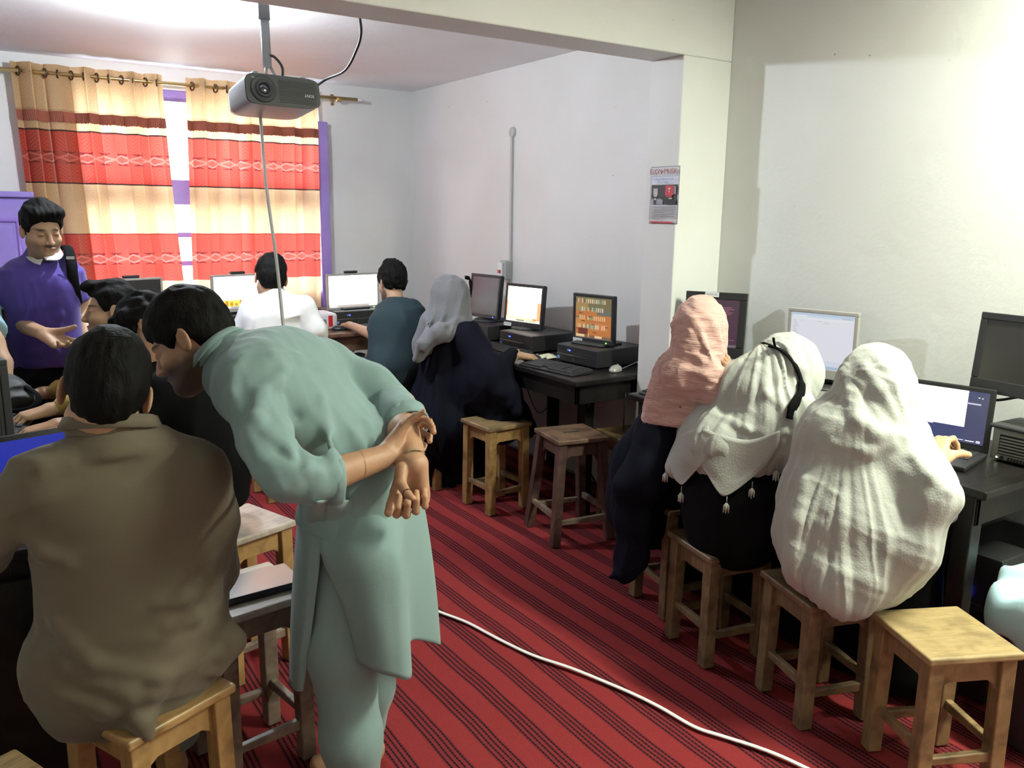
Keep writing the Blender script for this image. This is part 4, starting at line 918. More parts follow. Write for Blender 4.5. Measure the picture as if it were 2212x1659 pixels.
# wall conduit and switch box
cd = thing('conduit', 'grey cable conduit running up the right wall', 'conduit', (3.14, 4.81, .9))
obj('duct', MB().box((3.129, 4.80, .93), (3.147, 4.823, 2.12)), mat('conduit_grey', (.50, .50, .50), .5), cd, bevel=.002); obj('round_cover', MB().lathe([(.034, 0), (.034, .012), (.028, .018)], (0, 0, 0), 20, Matrix.Translation((3.147, 4.812, 2.13)) @ Matrix.Rotation(rad(-90), 4, 'Y')), mat('conduit_grey', (.50, .50, .50), .5), cd)
sb = thing('switch_box', 'grey breaker box with a red switch on the conduit', 'switch box', (3.12, 4.84, 1.15))
obj('case', MB().box((3.085, 4.795, 1.155), (3.147, 4.87, 1.285)), mat('box_grey', (.42, .43, .41), .5), sb, bevel=.008); f_ = obj('face', MB().box((3.070, 4.815, 1.17), (3.086, 4.87, 1.27)), m_white, sb, bevel=.004)
obj('switch', MB().box((3.060, 4.83, 1.20), (3.071, 4.855, 1.222)), mat('red_plastic', (.45, .05, .03), .4), f_)
# projector hanging from the ceiling
pr = thing('projector', 'grey ceiling projector with a black front hanging upside down', 'projector', (1.10, 3.52, 1.95))
TP = Matrix.Translation((1.150, 3.455, 2.070)) @ Matrix.Rotation(rad(5), 4, 'Z') @ Matrix.Rotation(rad(-9), 4, 'X')
pw, pd_, ph = .312, .225, .120
def sup(w, h, e=4.0, n=40): return [(math.copysign(abs(math.cos(t)) ** (2 / e), math.cos(t)) * w / 2, math.copysign(abs(math.sin(t)) ** (2 / e), math.sin(t)) * h / 2) for t in np.linspace(0, 2 * math.pi, n, endpoint=False)]
sh = MB(); secs = [(0.004, 1.0, 1.0), (.05, 1.0, 1.0), (.19, .98, .96), (pd_, .93, .88)]; n = 40; vs = []
for y, a, b in secs: vs += [TP @ Vector((x * a, y, z * b)) for x, z in sup(pw, ph, 6)]
sh.add(vs, [(i * n + k, i * n + (k + 1) % n, (i + 1) * n + (k + 1) % n, (i + 1) * n + k) for i in range(3) for k in range(n)] + [tuple(range(3 * n, 4 * n))]); sh.smooth = True
obj('housing', sh, mat('projector_grey', (.36, .36, .38), .35), pr)
fp = MB(); fp.add([TP @ Vector((x, -.004, z)) for x, z in sup(pw * .985, ph * .97, 6)] + [TP @ Vector((x, .012, z)) for x, z in sup(pw * .985, ph * .97, 6)], [tuple(range(n - 1, -1, -1))] + [(k, n + k, n + (k + 1) % n, (k + 1) % n) for k in range(n)]); fo = obj('front_panel', fp, m_bk, pr, bevel=.003)
TL = TP @ Matrix.Translation((-.085, -.004, .0)) @ RX
obj('lens_ring', MB().lathe([(.052, 0), (.052, .004), (.044, .006), (.040, .003), (.034, .003), (.032, .012), (.024, .012), (.022, .004)], (0, 0, 0), 40, TL), m_bk2, pr); obj('lens', MB().lathe([(.022, .002), (.018, .007), (.009, .010)], (0, 0, 0), 30, TL), mat('lens_glass', (.02, .03, .04), .05, spec=1.0), pr)
obj('sensor', MB().add([TP @ Vector(q) for q in ((-.135, -.0055, .046), (-.118, -.0055, .046), (-.118, -.0055, .034))], [(0, 2, 1)]), m_gry, pr)
gr = MB()
for k in range(14): gr.box((-.02, -.0052, -.045 + k * .0065), (.14, -.0042, -.0428 + k * .0065), m=TP)
obj('front_grille', gr, mat('grille_dark', (.006, .006, .006), .6), pr)
obj('brand_lettering', text_mesh('SONY', .016, TP @ Matrix.Translation((.108, -.0062, -.010)) @ RX @ Matrix.Rotation(math.pi, 4, 'Z')), mat('silver_print', (.7, .7, .7), .4), pr)
sv = MB().box((-.152, .06, -.035), (-.147, .17, .012), m=TP); so = obj('side_vent', sv, m_bk2, pr)
for k in range(5): obj('vent_fin', MB().box((-.154, .065 + k * .012, .0), (-.150, .069 + k * .012, .03), m=TP), m_bk2, so)
for x in (-.10, .10): obj('foot', MB().lathe([(.014, 0), (.014, .012), (.010, .018)], (0, 0, 0), 20, TP @ Matrix.Translation((x, .03, ph / 2 - .002))), m_gry, pr)
hd = (1.122, 3.56, 2.12); m_pole = mat('painted_pole', (.20, .20, .21), .5)
obj('mount_plate', MB().box((-.05, .05, ph / 2 - .006), (.05, .16, ph / 2 + .012), m=TP), m_pole, pr, bevel=.003)
for dx in (-.03, .03): obj('mount_arm', MB().tube([TP @ Vector((dx, .10, ph / 2)), (hd[0], hd[1], 2.20)], .006, 8), m_pole, pr)
obj('pole', MB().tube([(hd[0], hd[1], 2.17), (hd[0] - .004, hd[1], 2.38)], .018, 14), m_pole, pr); obj('pole_sleeve', MB().tube([(hd[0] - .004, hd[1], 2.355), (hd[0] - .008, hd[1], ZC)], .023, 14), m_pole, pr)
obj('pole_flange', MB().lathe([(.05, 0), (.05, .008)], (hd[0] - .008, hd[1], ZC - .008), 20), m_pole, pr)
cable('black cable curving from the projector up to the beam', [tuple(TP @ Vector((.145, .15, .02))), P(700, 174, 3.60), P(745, 152, 3.5), P(770, 108, 3.38), P(780, 72, 3.30), Py(777, 34, 3.16)], .0055, n=10)
cable('short black cable looping over the projector', [(1.127, 3.55, 2.22), (1.15, 3.54, 2.21), (1.175, 3.53, 2.17), tuple(TP @ Vector((.03, .08, .05)))], .006)
cable('pale flat cable hanging straight down from the projector', [tuple(TP @ Vector((-.065, .10, -.03))), P(562, 245, 3.5), P(575, 400, 3.42), P(597, 560, 3.35), P(612, 705, 3.3), P(622, 800, 3.28), P(650, 950, 3.22), P(690, 1080, 3.16), Pz(735, 1240, .012)], .0065, mat('pale_cable', (.42, .41, .40), .5), n=10)
# bulb on the ceiling of the far bay
bl = thing('ceiling_bulb', 'glowing bulb in a holder on the ceiling near the window', 'lamp', (.92, 4.20, ZC))
obj('holder', MB().lathe([(.035, -.03), (.04, 0)], (.92, 4.20, ZC), 20), m_white, bl)
bu = obj('bulb', MB().lathe([(.002, -.118), (.02, -.112), (.03, -.092), (.030, -.075), (.016, -.03)], (.92, 4.20, ZC), 24), mat('bulb_glow', (1, 1, 1), .3, emit=60), bl); bu.visible_shadow = True
# tube lamp of the near bay (out of view)
tl_ = thing('tube_lamp', 'fluorescent tube lamp on the near ceiling', 'lamp', (2.72, .45, ZN)); obj('batten', MB().box((2.68, -.20, 2.76), (2.76, 1.10, ZN)), m_white, tl_)
# floor cable
fc = [P(947, 1322, 3.0), (1.77, 2.08, 0), (1.849, 1.703, 0), (1.957, 1.337, 0), (2.05, 1.05, 0)]
cpts = [Pz(*q, .009) for q in ((735, 1240), (770, 1262), (830, 1280), (900, 1300), (950, 1322), (1010, 1345), (1080, 1382), (1150, 1415), (1230, 1442), (1300, 1470), (1370, 1500), (1430, 1530), (1500, 1570), (1560, 1590), (1630, 1612), (1690, 1635), (1760, 1668))]
cable('flat white cable snaking over the red carpet', cpts, .0085, m_white, flat=.5, n=6)
# ------------------------------------------------------------------ people
SK = (.42, .235, .145); SK2 = (.46, .28, .18)
m_skin = mat('skin', SK, .5, attr=True, noise=.12, nscale=14, bump=.08, bscale=220, sss=.12, spec=.35)
m_hair = mat('black_hair', (.0042, .0036, .0034), .7, noise=.5, nscale=30, bump=.35, bscale=150, stretch=(1, 1, .25), spec=.12)
def cloth(name, c, rough=.85, noise=.08, bump=.10, bscale=420, sheen=.15, **k): return mat(name, c, rough, noise=noise, nscale=3.5, bump=bump, bscale=bscale, sheen=sheen, **k)
m_teal = cloth('teal_cotton', (.19, .285, .285)); m_brown = cloth('olive_brown_cotton', (.118, .094, .062)); m_polo = cloth('violet_pique', (.060, .033, .25)); m_collar = cloth('pale_knit_collar', (.50, .50, .46), noise=.25, bscale=150)
m_wshirt = cloth('white_shirt_cotton', (.76, .75, .76)); m_tee = cloth('dark_teal_jersey', (.012, .030, .040), sheen=0); m_navy = cloth('navy_robe_cloth', (.006, .0065, .013), sheen=0, spec=.08); m_blackc = cloth('black_cloth', (.0045, .0045, .0055), sheen=0, spec=.08)
m_pink = mat('pink_crinkled_cotton', (.66, .40, .36), .8, noise=.22, nscale=7, bump=.5, bscale=55, stretch=(.6, .6, 4), sheen=.2); m_greys = mat('grey_cotton_scarf', (.17, .17, .19), .85, noise=.15, nscale=10, bump=.3, bscale=120, sheen=.2)
m_shawl = cloth('white_shawl_cotton', (.46, .47, .445), noise=.10, bump=.18, bscale=160); m_trouser = cloth('dark_trouser_cloth', (.010, .011, .015), sheen=0, spec=.08); m_yellow = cloth('yellow_checked_cotton', (.36, .24, .05), noise=.3)
m_sky = cloth('light_blue_cotton', (.30, .50, .62)); m_greytr = cloth('grey_green_cotton', (.17, .19, .17))
dv = lambda x, y, z: RW @ np.array([x, y, z], float)       # direction given as right, down, away
def person(label, loc): return thing('person', label, 'person', tuple(loc))
def part(name, S, m, root, h, fo=(), rx=1, holes=()):
    V, Q = S.mesh(h); V = relax(V, Q, rx)
    for f in fo: V = drape(V, Q, **f) if 'c' in f else folds(V, Q, **f)
    if fo: V = relax(V, Q, 1, .35)
    return obj(name, (V, Q), m, root)
def skin_col(heads, base, **kw):
    def f(V):
        C = np.tile(np.array(base), (len(V), 1))
        for H, k in heads:
            L = np.linalg.norm(V - H.c, axis=1) < .17; C[L] = H.colors(V[L], base, **k)
        return C
    return f
def hbox(H, r=.135): return (H.c - r, H.c + r, .0042)
def handbox(c, r=.10, h=.003): c = np.array(c); return (c - r, c + r, h)
def cloth_sheet(name, ctrl, m, root, th=.004, nu=6, nv=6, amp=0.0, seed=0):
    G = sheet(ctrl, nu, nv); o = obj(name, MB().quadgrid(G), m, root, solid=th); return o
def collar_ring(name, c, up, r, h, m, root, gap=(0, 1, 0), th=.006):
    d_ = _n(up); g_ = np.array(gap, float); g_ = _n(g_ - d_ * (g_ @ d_)); A = np.stack([g_, np.cross(d_, g_), d_]); V = []; n = 28
    rows = []
    for i, (rr, zz) in enumerate(((1.0, 0), (.97, .5), (.95, 1.0), (1.04, .92), (1.16, .35))):
        rows.append([np.array(c) + A[0] * r * rr * math.cos(t) + A[1] * r * rr * 1.1 * math.sin(t) + A[2] * h * zz for t in np.linspace(.25, 2 * math.pi - .25, n)])
    return obj(name, MB().quadgrid(rows), m, root, solid=th)

# ---- 1. man in the teal kurta, bending forward with his hands clasped behind him
R1 = person('man in a light teal kurta bending forward, hands clasped behind his back', (.80, 1.92, 0))
lat = _n(np.array([.797, 2.183, 1.181]) - np.array([.505, 1.874, 1.23]))
H1 = Head(P(412, 741, 2.06), dv(-.85, .50, -.02), dv(-.50, -.85, .05), .94)
nb = P(490, 800, 2.07)
fa0, fa1 = P(640, 1050, 1.80), P(838, 984, 1.95)
ra0, ra1 = P(868, 905, 2.12), P(893, 1003, 1.935)
S = Sdf(); H1.prims(S, nb, .058)
S.ecap(P(560, 830, 2.07), P(760, 1000, 2.07), lat, .16, .10, .14, .10, .04)
S.chain([P(540, 830, 1.93), P(618, 1030, 1.80), fa0 + (fa1 - fa0) * .25, fa1], [.05, .047, .042, .027], .02); S.chain([P(690, 800, 2.28), P(862, 880, 2.22), ra0 + (ra1 - ra0) * .35, ra1], [.05, .044, .042, .027], .02)
hipL, hipR = np.array([.735, 1.83, .93]), np.array([.80, 1.91, .93])
S.chain([hipL, (.70, 1.83, .48), (.735, 1.83, .10)], [.065, .045, .040], .03); S.chain([hipR, (.84, 1.97, .48), (.862, 2.06, .10)], [.065, .045, .04], .03)
for fx, fy in ((.735, 1.83), (.862, 2.06)): S.cap((fx, fy, .045), (fx - .14, fy + .03, .028), .042, .028, .02); S.ell((fx + .012, fy - .005, .035), (.036, .034, .036), None, .02)
hand(S, P(838, 980, 1.955), dv(.36, -.50, .78), dv(.93, .10, -.25), 1, (.8, .85, .9, .95), (.75, .35, .45), .98)
hand(S, P(893, 1000, 1.94), dv(-.06, .95, .12), dv(.12, .1, -1), -1, (1.2, 1.35, 1.4, 1.45), (.35, .5, .7), 1.05); S.chain([P(868, 1012, 1.915), P(866, 1045, 1.895), P(880, 1068, 1.865), P(893, 1078, 1.855)], [.015, .0125, .0105, .009], .004)
b1 = (P(830, 870, 2.1) - np.array([.10, .12, .24]), P(930, 1010, 2.05) + np.array([.10, .12, .10]))
hl = np.minimum(P(840, 1105, 1.90), P(835, 900, 1.95)) - .04; hh_ = np.maximum(P(935, 920, 2.08), P(925, 1100, 2.0)) + .03
build_body('body', S, R1, m_skin, [hbox(H1, .14), (hl, hh_, .0028)], .010, skin_col([(H1, dict(beard=.9, stache=1.0))], SK))
o = obj('hair', H1.hair(.004, top=.024, front=.056, back=-.075, amp=.0045, seed=1), m_hair, R1)
S = Sdf()
S.ecap(P(600, 822, 2.07), P(775, 1010, 2.11), lat, .205, .128, .160, .118, .05)
S.cap(P(548, 822, 1.93), P(690, 800, 2.28), .085, .085, .06)
S.cap(P(505, 790, 2.07), P(590, 830, 2.08), .078, .10, .06)
S.chain([P(538, 835, 1.90), P(575, 950, 1.82), P(622, 1025, 1.79), P(675, 1040, 1.81)], [.072, .060, .055, .047], .028)
S.tube(P(655, 1040, 1.80), P(728, 1035, 1.845), .050, .052, .015)
S.chain([P(700, 800, 2.28), P(800, 840, 2.27), P(860, 885, 2.22)], [.075, .062, .052], .03)
S.tube(P(842, 868, 2.21), P(878, 915, 2.12), .055, .062, .015)
S.cap(P(880, 895, 2.12), P(905, 922, 2.09), .02, .012, .02)
S.ecap(P(775, 1010, 2.11), np.array([.775, 1.90, .83]), lat, .165, .12, .185, .14, .05)
S.cut((.765, 1.87, .845), (0, 0, -1), .01)
KS = S
# raised folds: armhole, taut sleeve, waist pull
for pts, r in ((((528, 765), (508, 800), (503, 850), (515, 890)), .008), (((612, 800), (595, 830), (563, 850), (556, 905), (540, 930)), .013), (((535, 930), (560, 985), (590, 1020)), .010),
    (((690, 860), (706, 930), (718, 990), (722, 1020)), .008), (((765, 930), (790, 985), (800, 1010)), .006), (((790, 915), (812, 975)), .006), (((590, 770), (640, 775), (700, 800)), .006), (((515, 960), (560, 1020), (610, 1050)), .008), (((620, 985), (660, 1015), (690, 1020)), .007), (((600, 1060), (640, 1035)), .007),
    (((690, 1130), (720, 1170), (780, 1150)), .006)): S.crease(list(pts), r)
S.crease([(560, 940), (600, 975), (640, 1000)], .010, op='s'); S.crease([(650, 1000), (640, 900), (620, 850)], .006, op='s')
S.tube(P(470, 752, 2.06), P(515, 795, 2.07), .062, .088, .03)
part('kurta', S, m_teal, R1, .0065, [dict(d=dv(.6, .75, 0), amp=.0055, freq=12, along=.9, seed=3), dict(d=dv(.2, 1, 0), amp=.002, freq=26, along=5, seed=8)])
collar_ring('collar', P(482, 768, 2.06), dv(-.72, -.69, .05), .069, .028, m_teal, R1, gap=dv(-.5, .8, .1))
# rolled cuffs
for (a, b, r) in ((P(716, 1036, 1.837), P(733, 1034, 1.847), .052), (P(874, 908, 2.125), P(884, 925, 2.105), .055)):
    C_ = Sdf(); C_.tube(a - (b - a) * .6, b, r + .004, r + .006, 0, e=.01); C_.tube(a - (b - a) * 3, b + (b - a) * 3, r - .006, None, .004, 's'); part('rolled_cuff', C_, m_teal, R1, .005, [dict(d=b - a, amp=.004, freq=22, along=20, seed=2)])
# long skirt of the kurta: two panels open at the side slit
K_ = lambda x, y, f: KS.on(x, y, -.006 if y < 1100 else .004, f)
cloth_sheet('back_panel', [
    [K_(705, 1080, 1.95), K_(765, 1080, 1.93), K_(825, 1080, 1.95), K_(858, 1078, 2.0), P(885, 1078, 2.14), P(912, 1082, 2.26), P(905, 1085, 2.36)],
    [K_(700, 1125, 1.95), K_(765, 1125, 1.93), K_(828, 1125, 1.95), K_(862, 1120, 2.0), P(886, 1118, 2.14), P(920, 1120, 2.27), P(908, 1120, 2.37)],
    [P(694, 1198, 1.95), P(765, 1200, 1.92), P(835, 1200, 1.94), P(870, 1200, 1.99), P(882, 1195, 2.14), P(932, 1200, 2.28), P(915, 1200, 2.40)],
    [P(742, 1310, 2.00), P(790, 1325, 1.95), P(845, 1340, 1.97), P(880, 1330, 2.02), P(884, 1300, 2.17), P(943, 1300, 2.32), P(925, 1300, 2.45)],
    [P(773, 1428, 2.04), P(805, 1447, 2.00), P(850, 1462, 2.01), P(888, 1462, 2.06), P(886, 1386, 2.21), P(950, 1392, 2.35), P(930, 1385, 2.48)]], m_teal, R1, .003, 7, 10)
cloth_sheet('front_panel', [
    [K_(706, 1080, 1.95), K_(675, 1085, 1.99), P(652, 1090, 2.10), P(655, 1090, 2.25), P(680, 1085, 2.34)],
    [K_(700, 1125, 1.95), K_(668, 1125, 1.99), P(645, 1125, 2.10), P(648, 1125, 2.25), P(675, 1120, 2.36)],
    [P(692, 1200, 1.955), P(662, 1200, 1.98), P(640, 1195, 2.08), P(640, 1200, 2.25), P(668, 1200, 2.38)],
    [P(676, 1340, 2.02), P(652, 1340, 2.03), P(632, 1335, 2.12), P(632, 1335, 2.28), P(662, 1330, 2.42)],
    [P(655, 1492, 2.10), P(640, 1492, 2.11), P(628, 1480, 2.18), P(628, 1470, 2.34), P(658, 1460, 2.48)]], m_teal, R1, .003, 7, 10)
S = Sdf(); S.chain([(.735, 1.85, .80), (.715, 1.86, .52), (.725, 1.84, .26), (.738, 1.83, .10)], [.095, .085, .072, .055], .05); S.chain([(.81, 1.94, .80), (.845, 1.99, .52), (.865, 2.04, .26), (.868, 2.06, .10)], [.10, .085, .065, .048], .05); S.cut((0, 0, .10), (0, 0, -1), .006)
part('trousers', S, m_teal, R1, .008, [dict(d=(0, 0, 1), amp=.006, freq=11, along=1.5, seed=6)])
wb_ = Sdf(); wb_.tube(P(891, 985, 1.955), P(893, 992, 1.948), .031, None, 0); wb_.tube(P(887, 960, 1.985), P(899, 1017, 1.925), .028, None, .002, 's'); part('wristband', wb_, mat('woven_band', (.30, .22, .14), .8), R1, .003)

# ---- 2. man in the olive brown kurta seen from behind
R2 = person('man in an olive brown kurta seated with his back to the camera at lower left', (.266, 1.955, 0))
Y2 = 1.93; q = lambda px, py, y=Y2: Py(px, py, y)
H2 = Head(P(229, 852, 1.80), dv(-.44, .28, .85), dv(0, -.95, .30), 1.01)
S = Sdf(); H2.prims(S, q(250, 985), .052)
S.ecap(q(275, 1080), q(290, 1400, 1.95), (1, -.1, 0), .16, .09, .15, .10, .04)
S.chain([q(90, 1045), q(-30, 1190, 2.02), (-.02, 2.30, .84)], [.05, .042, .028], .02); S.chain([q(430, 1025), q(465, 1230, 2.02), (.26, 2.34, .84)], [.05, .042, .028], .02)
S.chain([(.17, 1.97, .56), (.10, 2.36, .52), (.12, 2.42, .10)], [.09, .065, .042], .03); S.chain([(.36, 1.97, .56), (.36, 2.38, .52), (.36, 2.30, .10)], [.09, .065, .042], .03)
for fx, fy in ((.12, 2.42), (.36, 2.30)): S.cap((fx, fy - .02, .045), (fx, fy + .13, .03), .042, .03, .02)
hand(S, (-.02, 2.30, .84), (.05, 1, -.12), (0, 0, -1), -1, (.25, .3, .3, .35), k=.98); hand(S, (.26, 2.34, .84), (-.2, 1, -.12), (0, 0, -1), 1, (.25, .3, .3, .35), k=.98)
build_body('body', S, R2, m_skin, [hbox(H2, .14), handbox((-.02, 2.39, .83), .09), handbox((.24, 2.43, .83), .09)], .012, skin_col([(H2, {})], SK))
obj('hair', H2.hair(.004, top=.018, back=-.10, amp=.0045, seed=2), m_hair, R2)
S = Sdf()
S.ecap(q(275, 1105, 1.93), q(290, 1400, 1.95), (1, -.1, 0), .192, .118, .195, .135, .05)
S.cap(q(110, 1038, 1.93), q(415, 1020, 1.90), .068, .07, .06); S.chain([q(240, 945, 1.93), q(150, 1010, 1.93)], [.055, .05], .06); S.chain([q(262, 945, 1.93), q(370, 990, 1.91)], [.055, .05], .06)
S.chain([q(95, 1050, 1.93), q(10, 1110, 1.97), q(-45, 1190, 2.02), (-.03, 2.20, .86)], [.070, .062, .055, .042], .03)
S.chain([q(425, 1035, 1.90), q(447, 1120, 1.94), q(455, 1230, 2.0), (.27, 2.22, .86)], [.070, .064, .058, .042], .035)
S.ecap(q(290, 1390, 1.96), q(285, 1480, 1.96), (1, 0, 0), .185, .135, .175, .125, .05)
S.cap(q(125, 1440, 1.96), q(160, 1510, 1.95), .075, .07, .06)
S.chain([q(455, 1330, 1.93), q(500, 1385, 1.88), q(470, 1450, 1.86)], [.03, .022, .016], .04)
S.cap((.15, 1.93, .50), (.40, 1.98, .50), .045, None, .05); S.chain([(.22, 1.86, .505), (.232, 1.805, .497), (.236, 1.79, .47)], [.05, .024, .010], .03)
for pts, r in ((((120, 1340), (200, 1430), (340, 1460), (460, 1410)), .011), (((150, 1450), (280, 1495), (440, 1450)), .011), (((480, 1230), (400, 1290), (340, 1300)), .008), (((485, 1290), (420, 1330), (360, 1350)), .008), (((30, 1000), (90, 1010), (150, 1000)), .005), (((150, 1215), (100, 1190), (60, 1150)), .010), (((130, 1500), (230, 1530), (330, 1500), (440, 1480)), .010)):
    S.crease(list(pts), r, .03)
S.tube(q(237, 912, 1.93), q(245, 965, 1.93), .066, .092, .02)
S.cut((.2, 1.9, .475), (0, 0, -1), .01) if False else None
part('kurta', S, m_brown, R2, .0065, [dict(d=dv(.75, -.35, 0), amp=.006, freq=11, along=.9, seed=5), dict(d=dv(1, -.2, 0), amp=.002, freq=24, along=5, seed=1)])
collar_ring('collar', q(240, 940, 1.935), dv(-.03, -1, .06), .080, .042, m_brown, R2)
S = Sdf(); S.chain([(.17, 2.0, .565), (.10, 2.36, .52), (.12, 2.42, .12)], [.10, .09, .075], .04); S.chain([(.36, 2.0, .565), (.36, 2.38, .52), (.36, 2.30, .12)], [.10, .09, .078], .04); S.cut((0, 0, .11), (0, 0, -1), .006)
part('trousers', S, m_greytr, R2, .010, [dict(d=(0, 0, 1), amp=.006, freq=11, along=1.5, seed=6)])
# ---- helper for a plain seated figure seen mostly from behind; every joint is given as a surveyed point
def shin(S, knee, foot, r=.05): S.chain([knee, foot], [r * 1.15, r * .8], .03); d = np.array([foot[0] - knee[0], foot[1] - knee[1], 0]); return S

# ---- 3. woman in the pink scarf
R3 = person('woman in a crinkled pink scarf resting her cheek on her hand, seated at the pillar', (2.30, 2.38, 0))
H3 = Head(P(1514, 718, 3.10), dv(.80, .10, .58), dv(0, -1, .12), .84)
hw = P(1582, 838, 3.0)
S = Sdf(); H3.prims(S, P(1500, 790, 3.12), .05, ears=False)
S.ecap(P(1500, 850, 3.16), (2.35, 2.42, .60), (-.3, 1, 0), .09, .05, .13, .10, .04)
S.chain([P(1520, 850, 3.08), P(1610, 915, 3.05), hw], [.035, .035, .024], .02)
S.chain([(2.35, 2.42, .56), (2.62, 2.40, .55), (2.60, 2.40, .08)], [.08, .06, .04], .03)
hand(S, hw, dv(-.05, -.93, .30), dv(-.80, -.1, .55), 1, (.25, .35, .5, .6), (.4, .2, .2), .95)
build_body('body', S, R3, m_skin, [hbox(H3, .13), (hw - .09 - np.array([0, 0, .02]), hw + np.array([.09, .09, .19]), .003)], .012, skin_col([(H3, {})], SK2))
S = Sdf(); px_ = lambda x, y, d=3.08: P(x, y, d)
S.ell(px_(1508, 712), (.092, .10, .118), None, .02); S.cap(px_(1515, 690), px_(1526, 750), .080, .070, .03)
S.chain([px_(1500, 770), px_(1490, 800, 3.1)], [.088, .11], .05)
S.ecap(px_(1500, 815, 3.12), px_(1485, 910, 3.15), (-.6, 1, 0), .155, .085, .165, .095, .05); S.chain([px_(1465, 800, 3.15), px_(1440, 860, 3.18), px_(1425, 905, 3.2)], [.05, .055, .05], .05); S.chain([px_(1530, 810, 3.0), px_(1560, 870, 3.0)], [.055, .05], .04)
for pts, r in ((((1455, 700), (1490, 720), (1530, 770)), .008), (((1500, 660), (1540, 700), (1560, 760)), .008), (((1455, 735), (1500, 760), (1550, 800)), .008), (((1440, 810), (1480, 800), (1530, 812)), .009), (((1435, 840), (1480, 835), (1530, 845)), .004), (((1430, 870), (1480, 865), (1530, 870)), .004), (((1428, 890), (1480, 888), (1520, 890)), .004), (((1470, 660), (1500, 690), (1545, 790)), .006)): S.crease(pts, r, .018)
S.cut(px_(1470, 921, 3.1), dv(.03, 1, .15), .006); S.ell(px_(1560, 705, 3.02) , (.05, .045, .06), None, .01, 's') if False else None
part('scarf', S, m_pink, R3, .0058, [dict(d=dv(.9, .35, 0), amp=.006, freq=22, along=5, seed=3, mask=None), dict(d=dv(1, .05, 0), amp=.004, freq=48, along=8, seed=9)])
S = Sdf(); S.ecap(px_(1488, 860, 3.14), (2.32, 2.42, .56), (-.5, 1, 0), .14, .09, .18, .15, .05)
S.ecap((2.32, 2.42, .56), (2.30, 2.44, .40), (0, 1, 0), .20, .17, .19, .15, .06); S.chain([(2.36, 2.42, .58), (2.62, 2.42, .56), (2.60, 2.42, .10)], [.12, .11, .12], .05)
S.chain([px_(1420, 960, 3.2), px_(1392, 1030, 3.2), px_(1352, 1052, 3.2), px_(1368, 1120, 3.25), px_(1362, 1200, 3.28), px_(1345, 1240, 3.28)], [.09, .085, .035, .06, .05, .035], .06); S.cap(px_(1345, 1240, 3.28), px_(1318, 1247, 3.25), .030, .014, .02)
S.chain([px_(1530, 870, 3.1), px_(1605, 925, 3.08)], [.06, .05], .03); S.cut((0, 0, .012), (0, 0, -1), .005)
part('robe', S, m_navy, R3, .010, [dict(c=(2.33, 2.42), amp=.022, n=11, seed=6, z0=.9, z1=.3, zs=.5), dict(d=(0, 0, 1), amp=.010, freq=10, along=1.2, seed=4)])
# ---- 4. woman with the black headband, bending over the desk
R4 = person('woman in a tasselled white shawl with a black headband, bending over the desk', (2.22, 1.90, 0))
H4 = Head(P(1704, 810, 2.95), dv(.68, .66, .32), dv(.60, -.72, .30), .84)
S = Sdf(); H4.prims(S, P(1640, 860, 2.98), .05, ears=False)
S.ecap(P(1640, 880, 2.99), (2.27, 1.95, .58), (-.4, 1, 0), .13, .09, .13, .10, .04)
S.chain([(2.28, 1.98, .56), (2.58, 2.05, .56), (2.58, 2.05, .06)], [.09, .06, .04], .03); S.chain([(2.28, 1.88, .56), (2.60, 1.86, .56), (2.60, 1.86, .06)], [.09, .06, .04], .03)
aw = np.array([2.66, 1.86, .86]); S.chain([P(1690, 900, 2.85), P(1720, 975, 2.9), aw], [.042, .037, .025], .02); hand(S, aw, (1, .15, -.1), (0, 0, -1), -1, (.3, .35, .35, .4), k=.92)
build_body('body', S, R4, m_skin, [hbox(H4, .13), handbox(aw + np.array([.07, .01, -.01]), .09)], .012, skin_col([(H4, {})], SK2))
S = Sdf(); g = lambda x, y, d=2.93: P(x, y, d)
S.ell(g(1700, 800), (.105, .10, .112), None, .02); S.ell(g(1718, 812, 2.95), (.075, .09, .095), None, .03); S.cap(g(1690, 790), g(1640, 830, 2.96), .095, .10, .06)
S.chain([g(1650, 845, 2.93), g(1700, 890, 2.86)], [.11, .085], .06)
S.ecap(g(1620, 860, 2.98), g(1545, 965, 3.02), (-.35, 1, -.1), .15, .105, .15, .095, .07)
S.chain([g(1690, 900, 2.86), g(1705, 960, 2.86)], [.085, .075], .05); S.chain([g(1560, 950, 3.0), g(1500, 990, 3.06), g(1462, 1010, 3.08)], [.09, .065, .03], .06); S.chain([g(1560, 960, 2.95), g(1570, 1020, 2.95), g(1568, 1058, 2.94)], [.10, .055, .018], .07); S.chain([g(1660, 940, 2.88), g(1640, 985, 2.89)], [.10, .075], .06)
for pts, r in ((((1640, 795), (1655, 850), (1690, 880)), .008), (((1688, 800), (1680, 850), (1692, 900)), .007), (((1540, 895), (1620, 930), (1700, 935)), .004), (((1700, 770), (1735, 800), (1742, 840)), .005)): S.crease(pts, r, .02)
SH4 = S
part('shawl', S, m_shawl, R4, .006, [dict(c=(2.33, 1.95), amp=.010, n=10, seed=8, zs=1.2), dict(d=dv(-.6, .8, 0), amp=.006, freq=14, along=.8, seed=2), dict(d=dv(.5, .8, 0), amp=.002, freq=30, along=3, seed=11)])
S = Sdf(); S.ecap(g(1560, 980, 3.02), (2.26, 1.95, .60), (-.5, 1, 0), .15, .11, .19, .15, .06); S.ecap((2.26, 1.95, .60), (2.24, 1.93, .50), (-.3, 1, 0), .20, .16, .19, .15, .06)
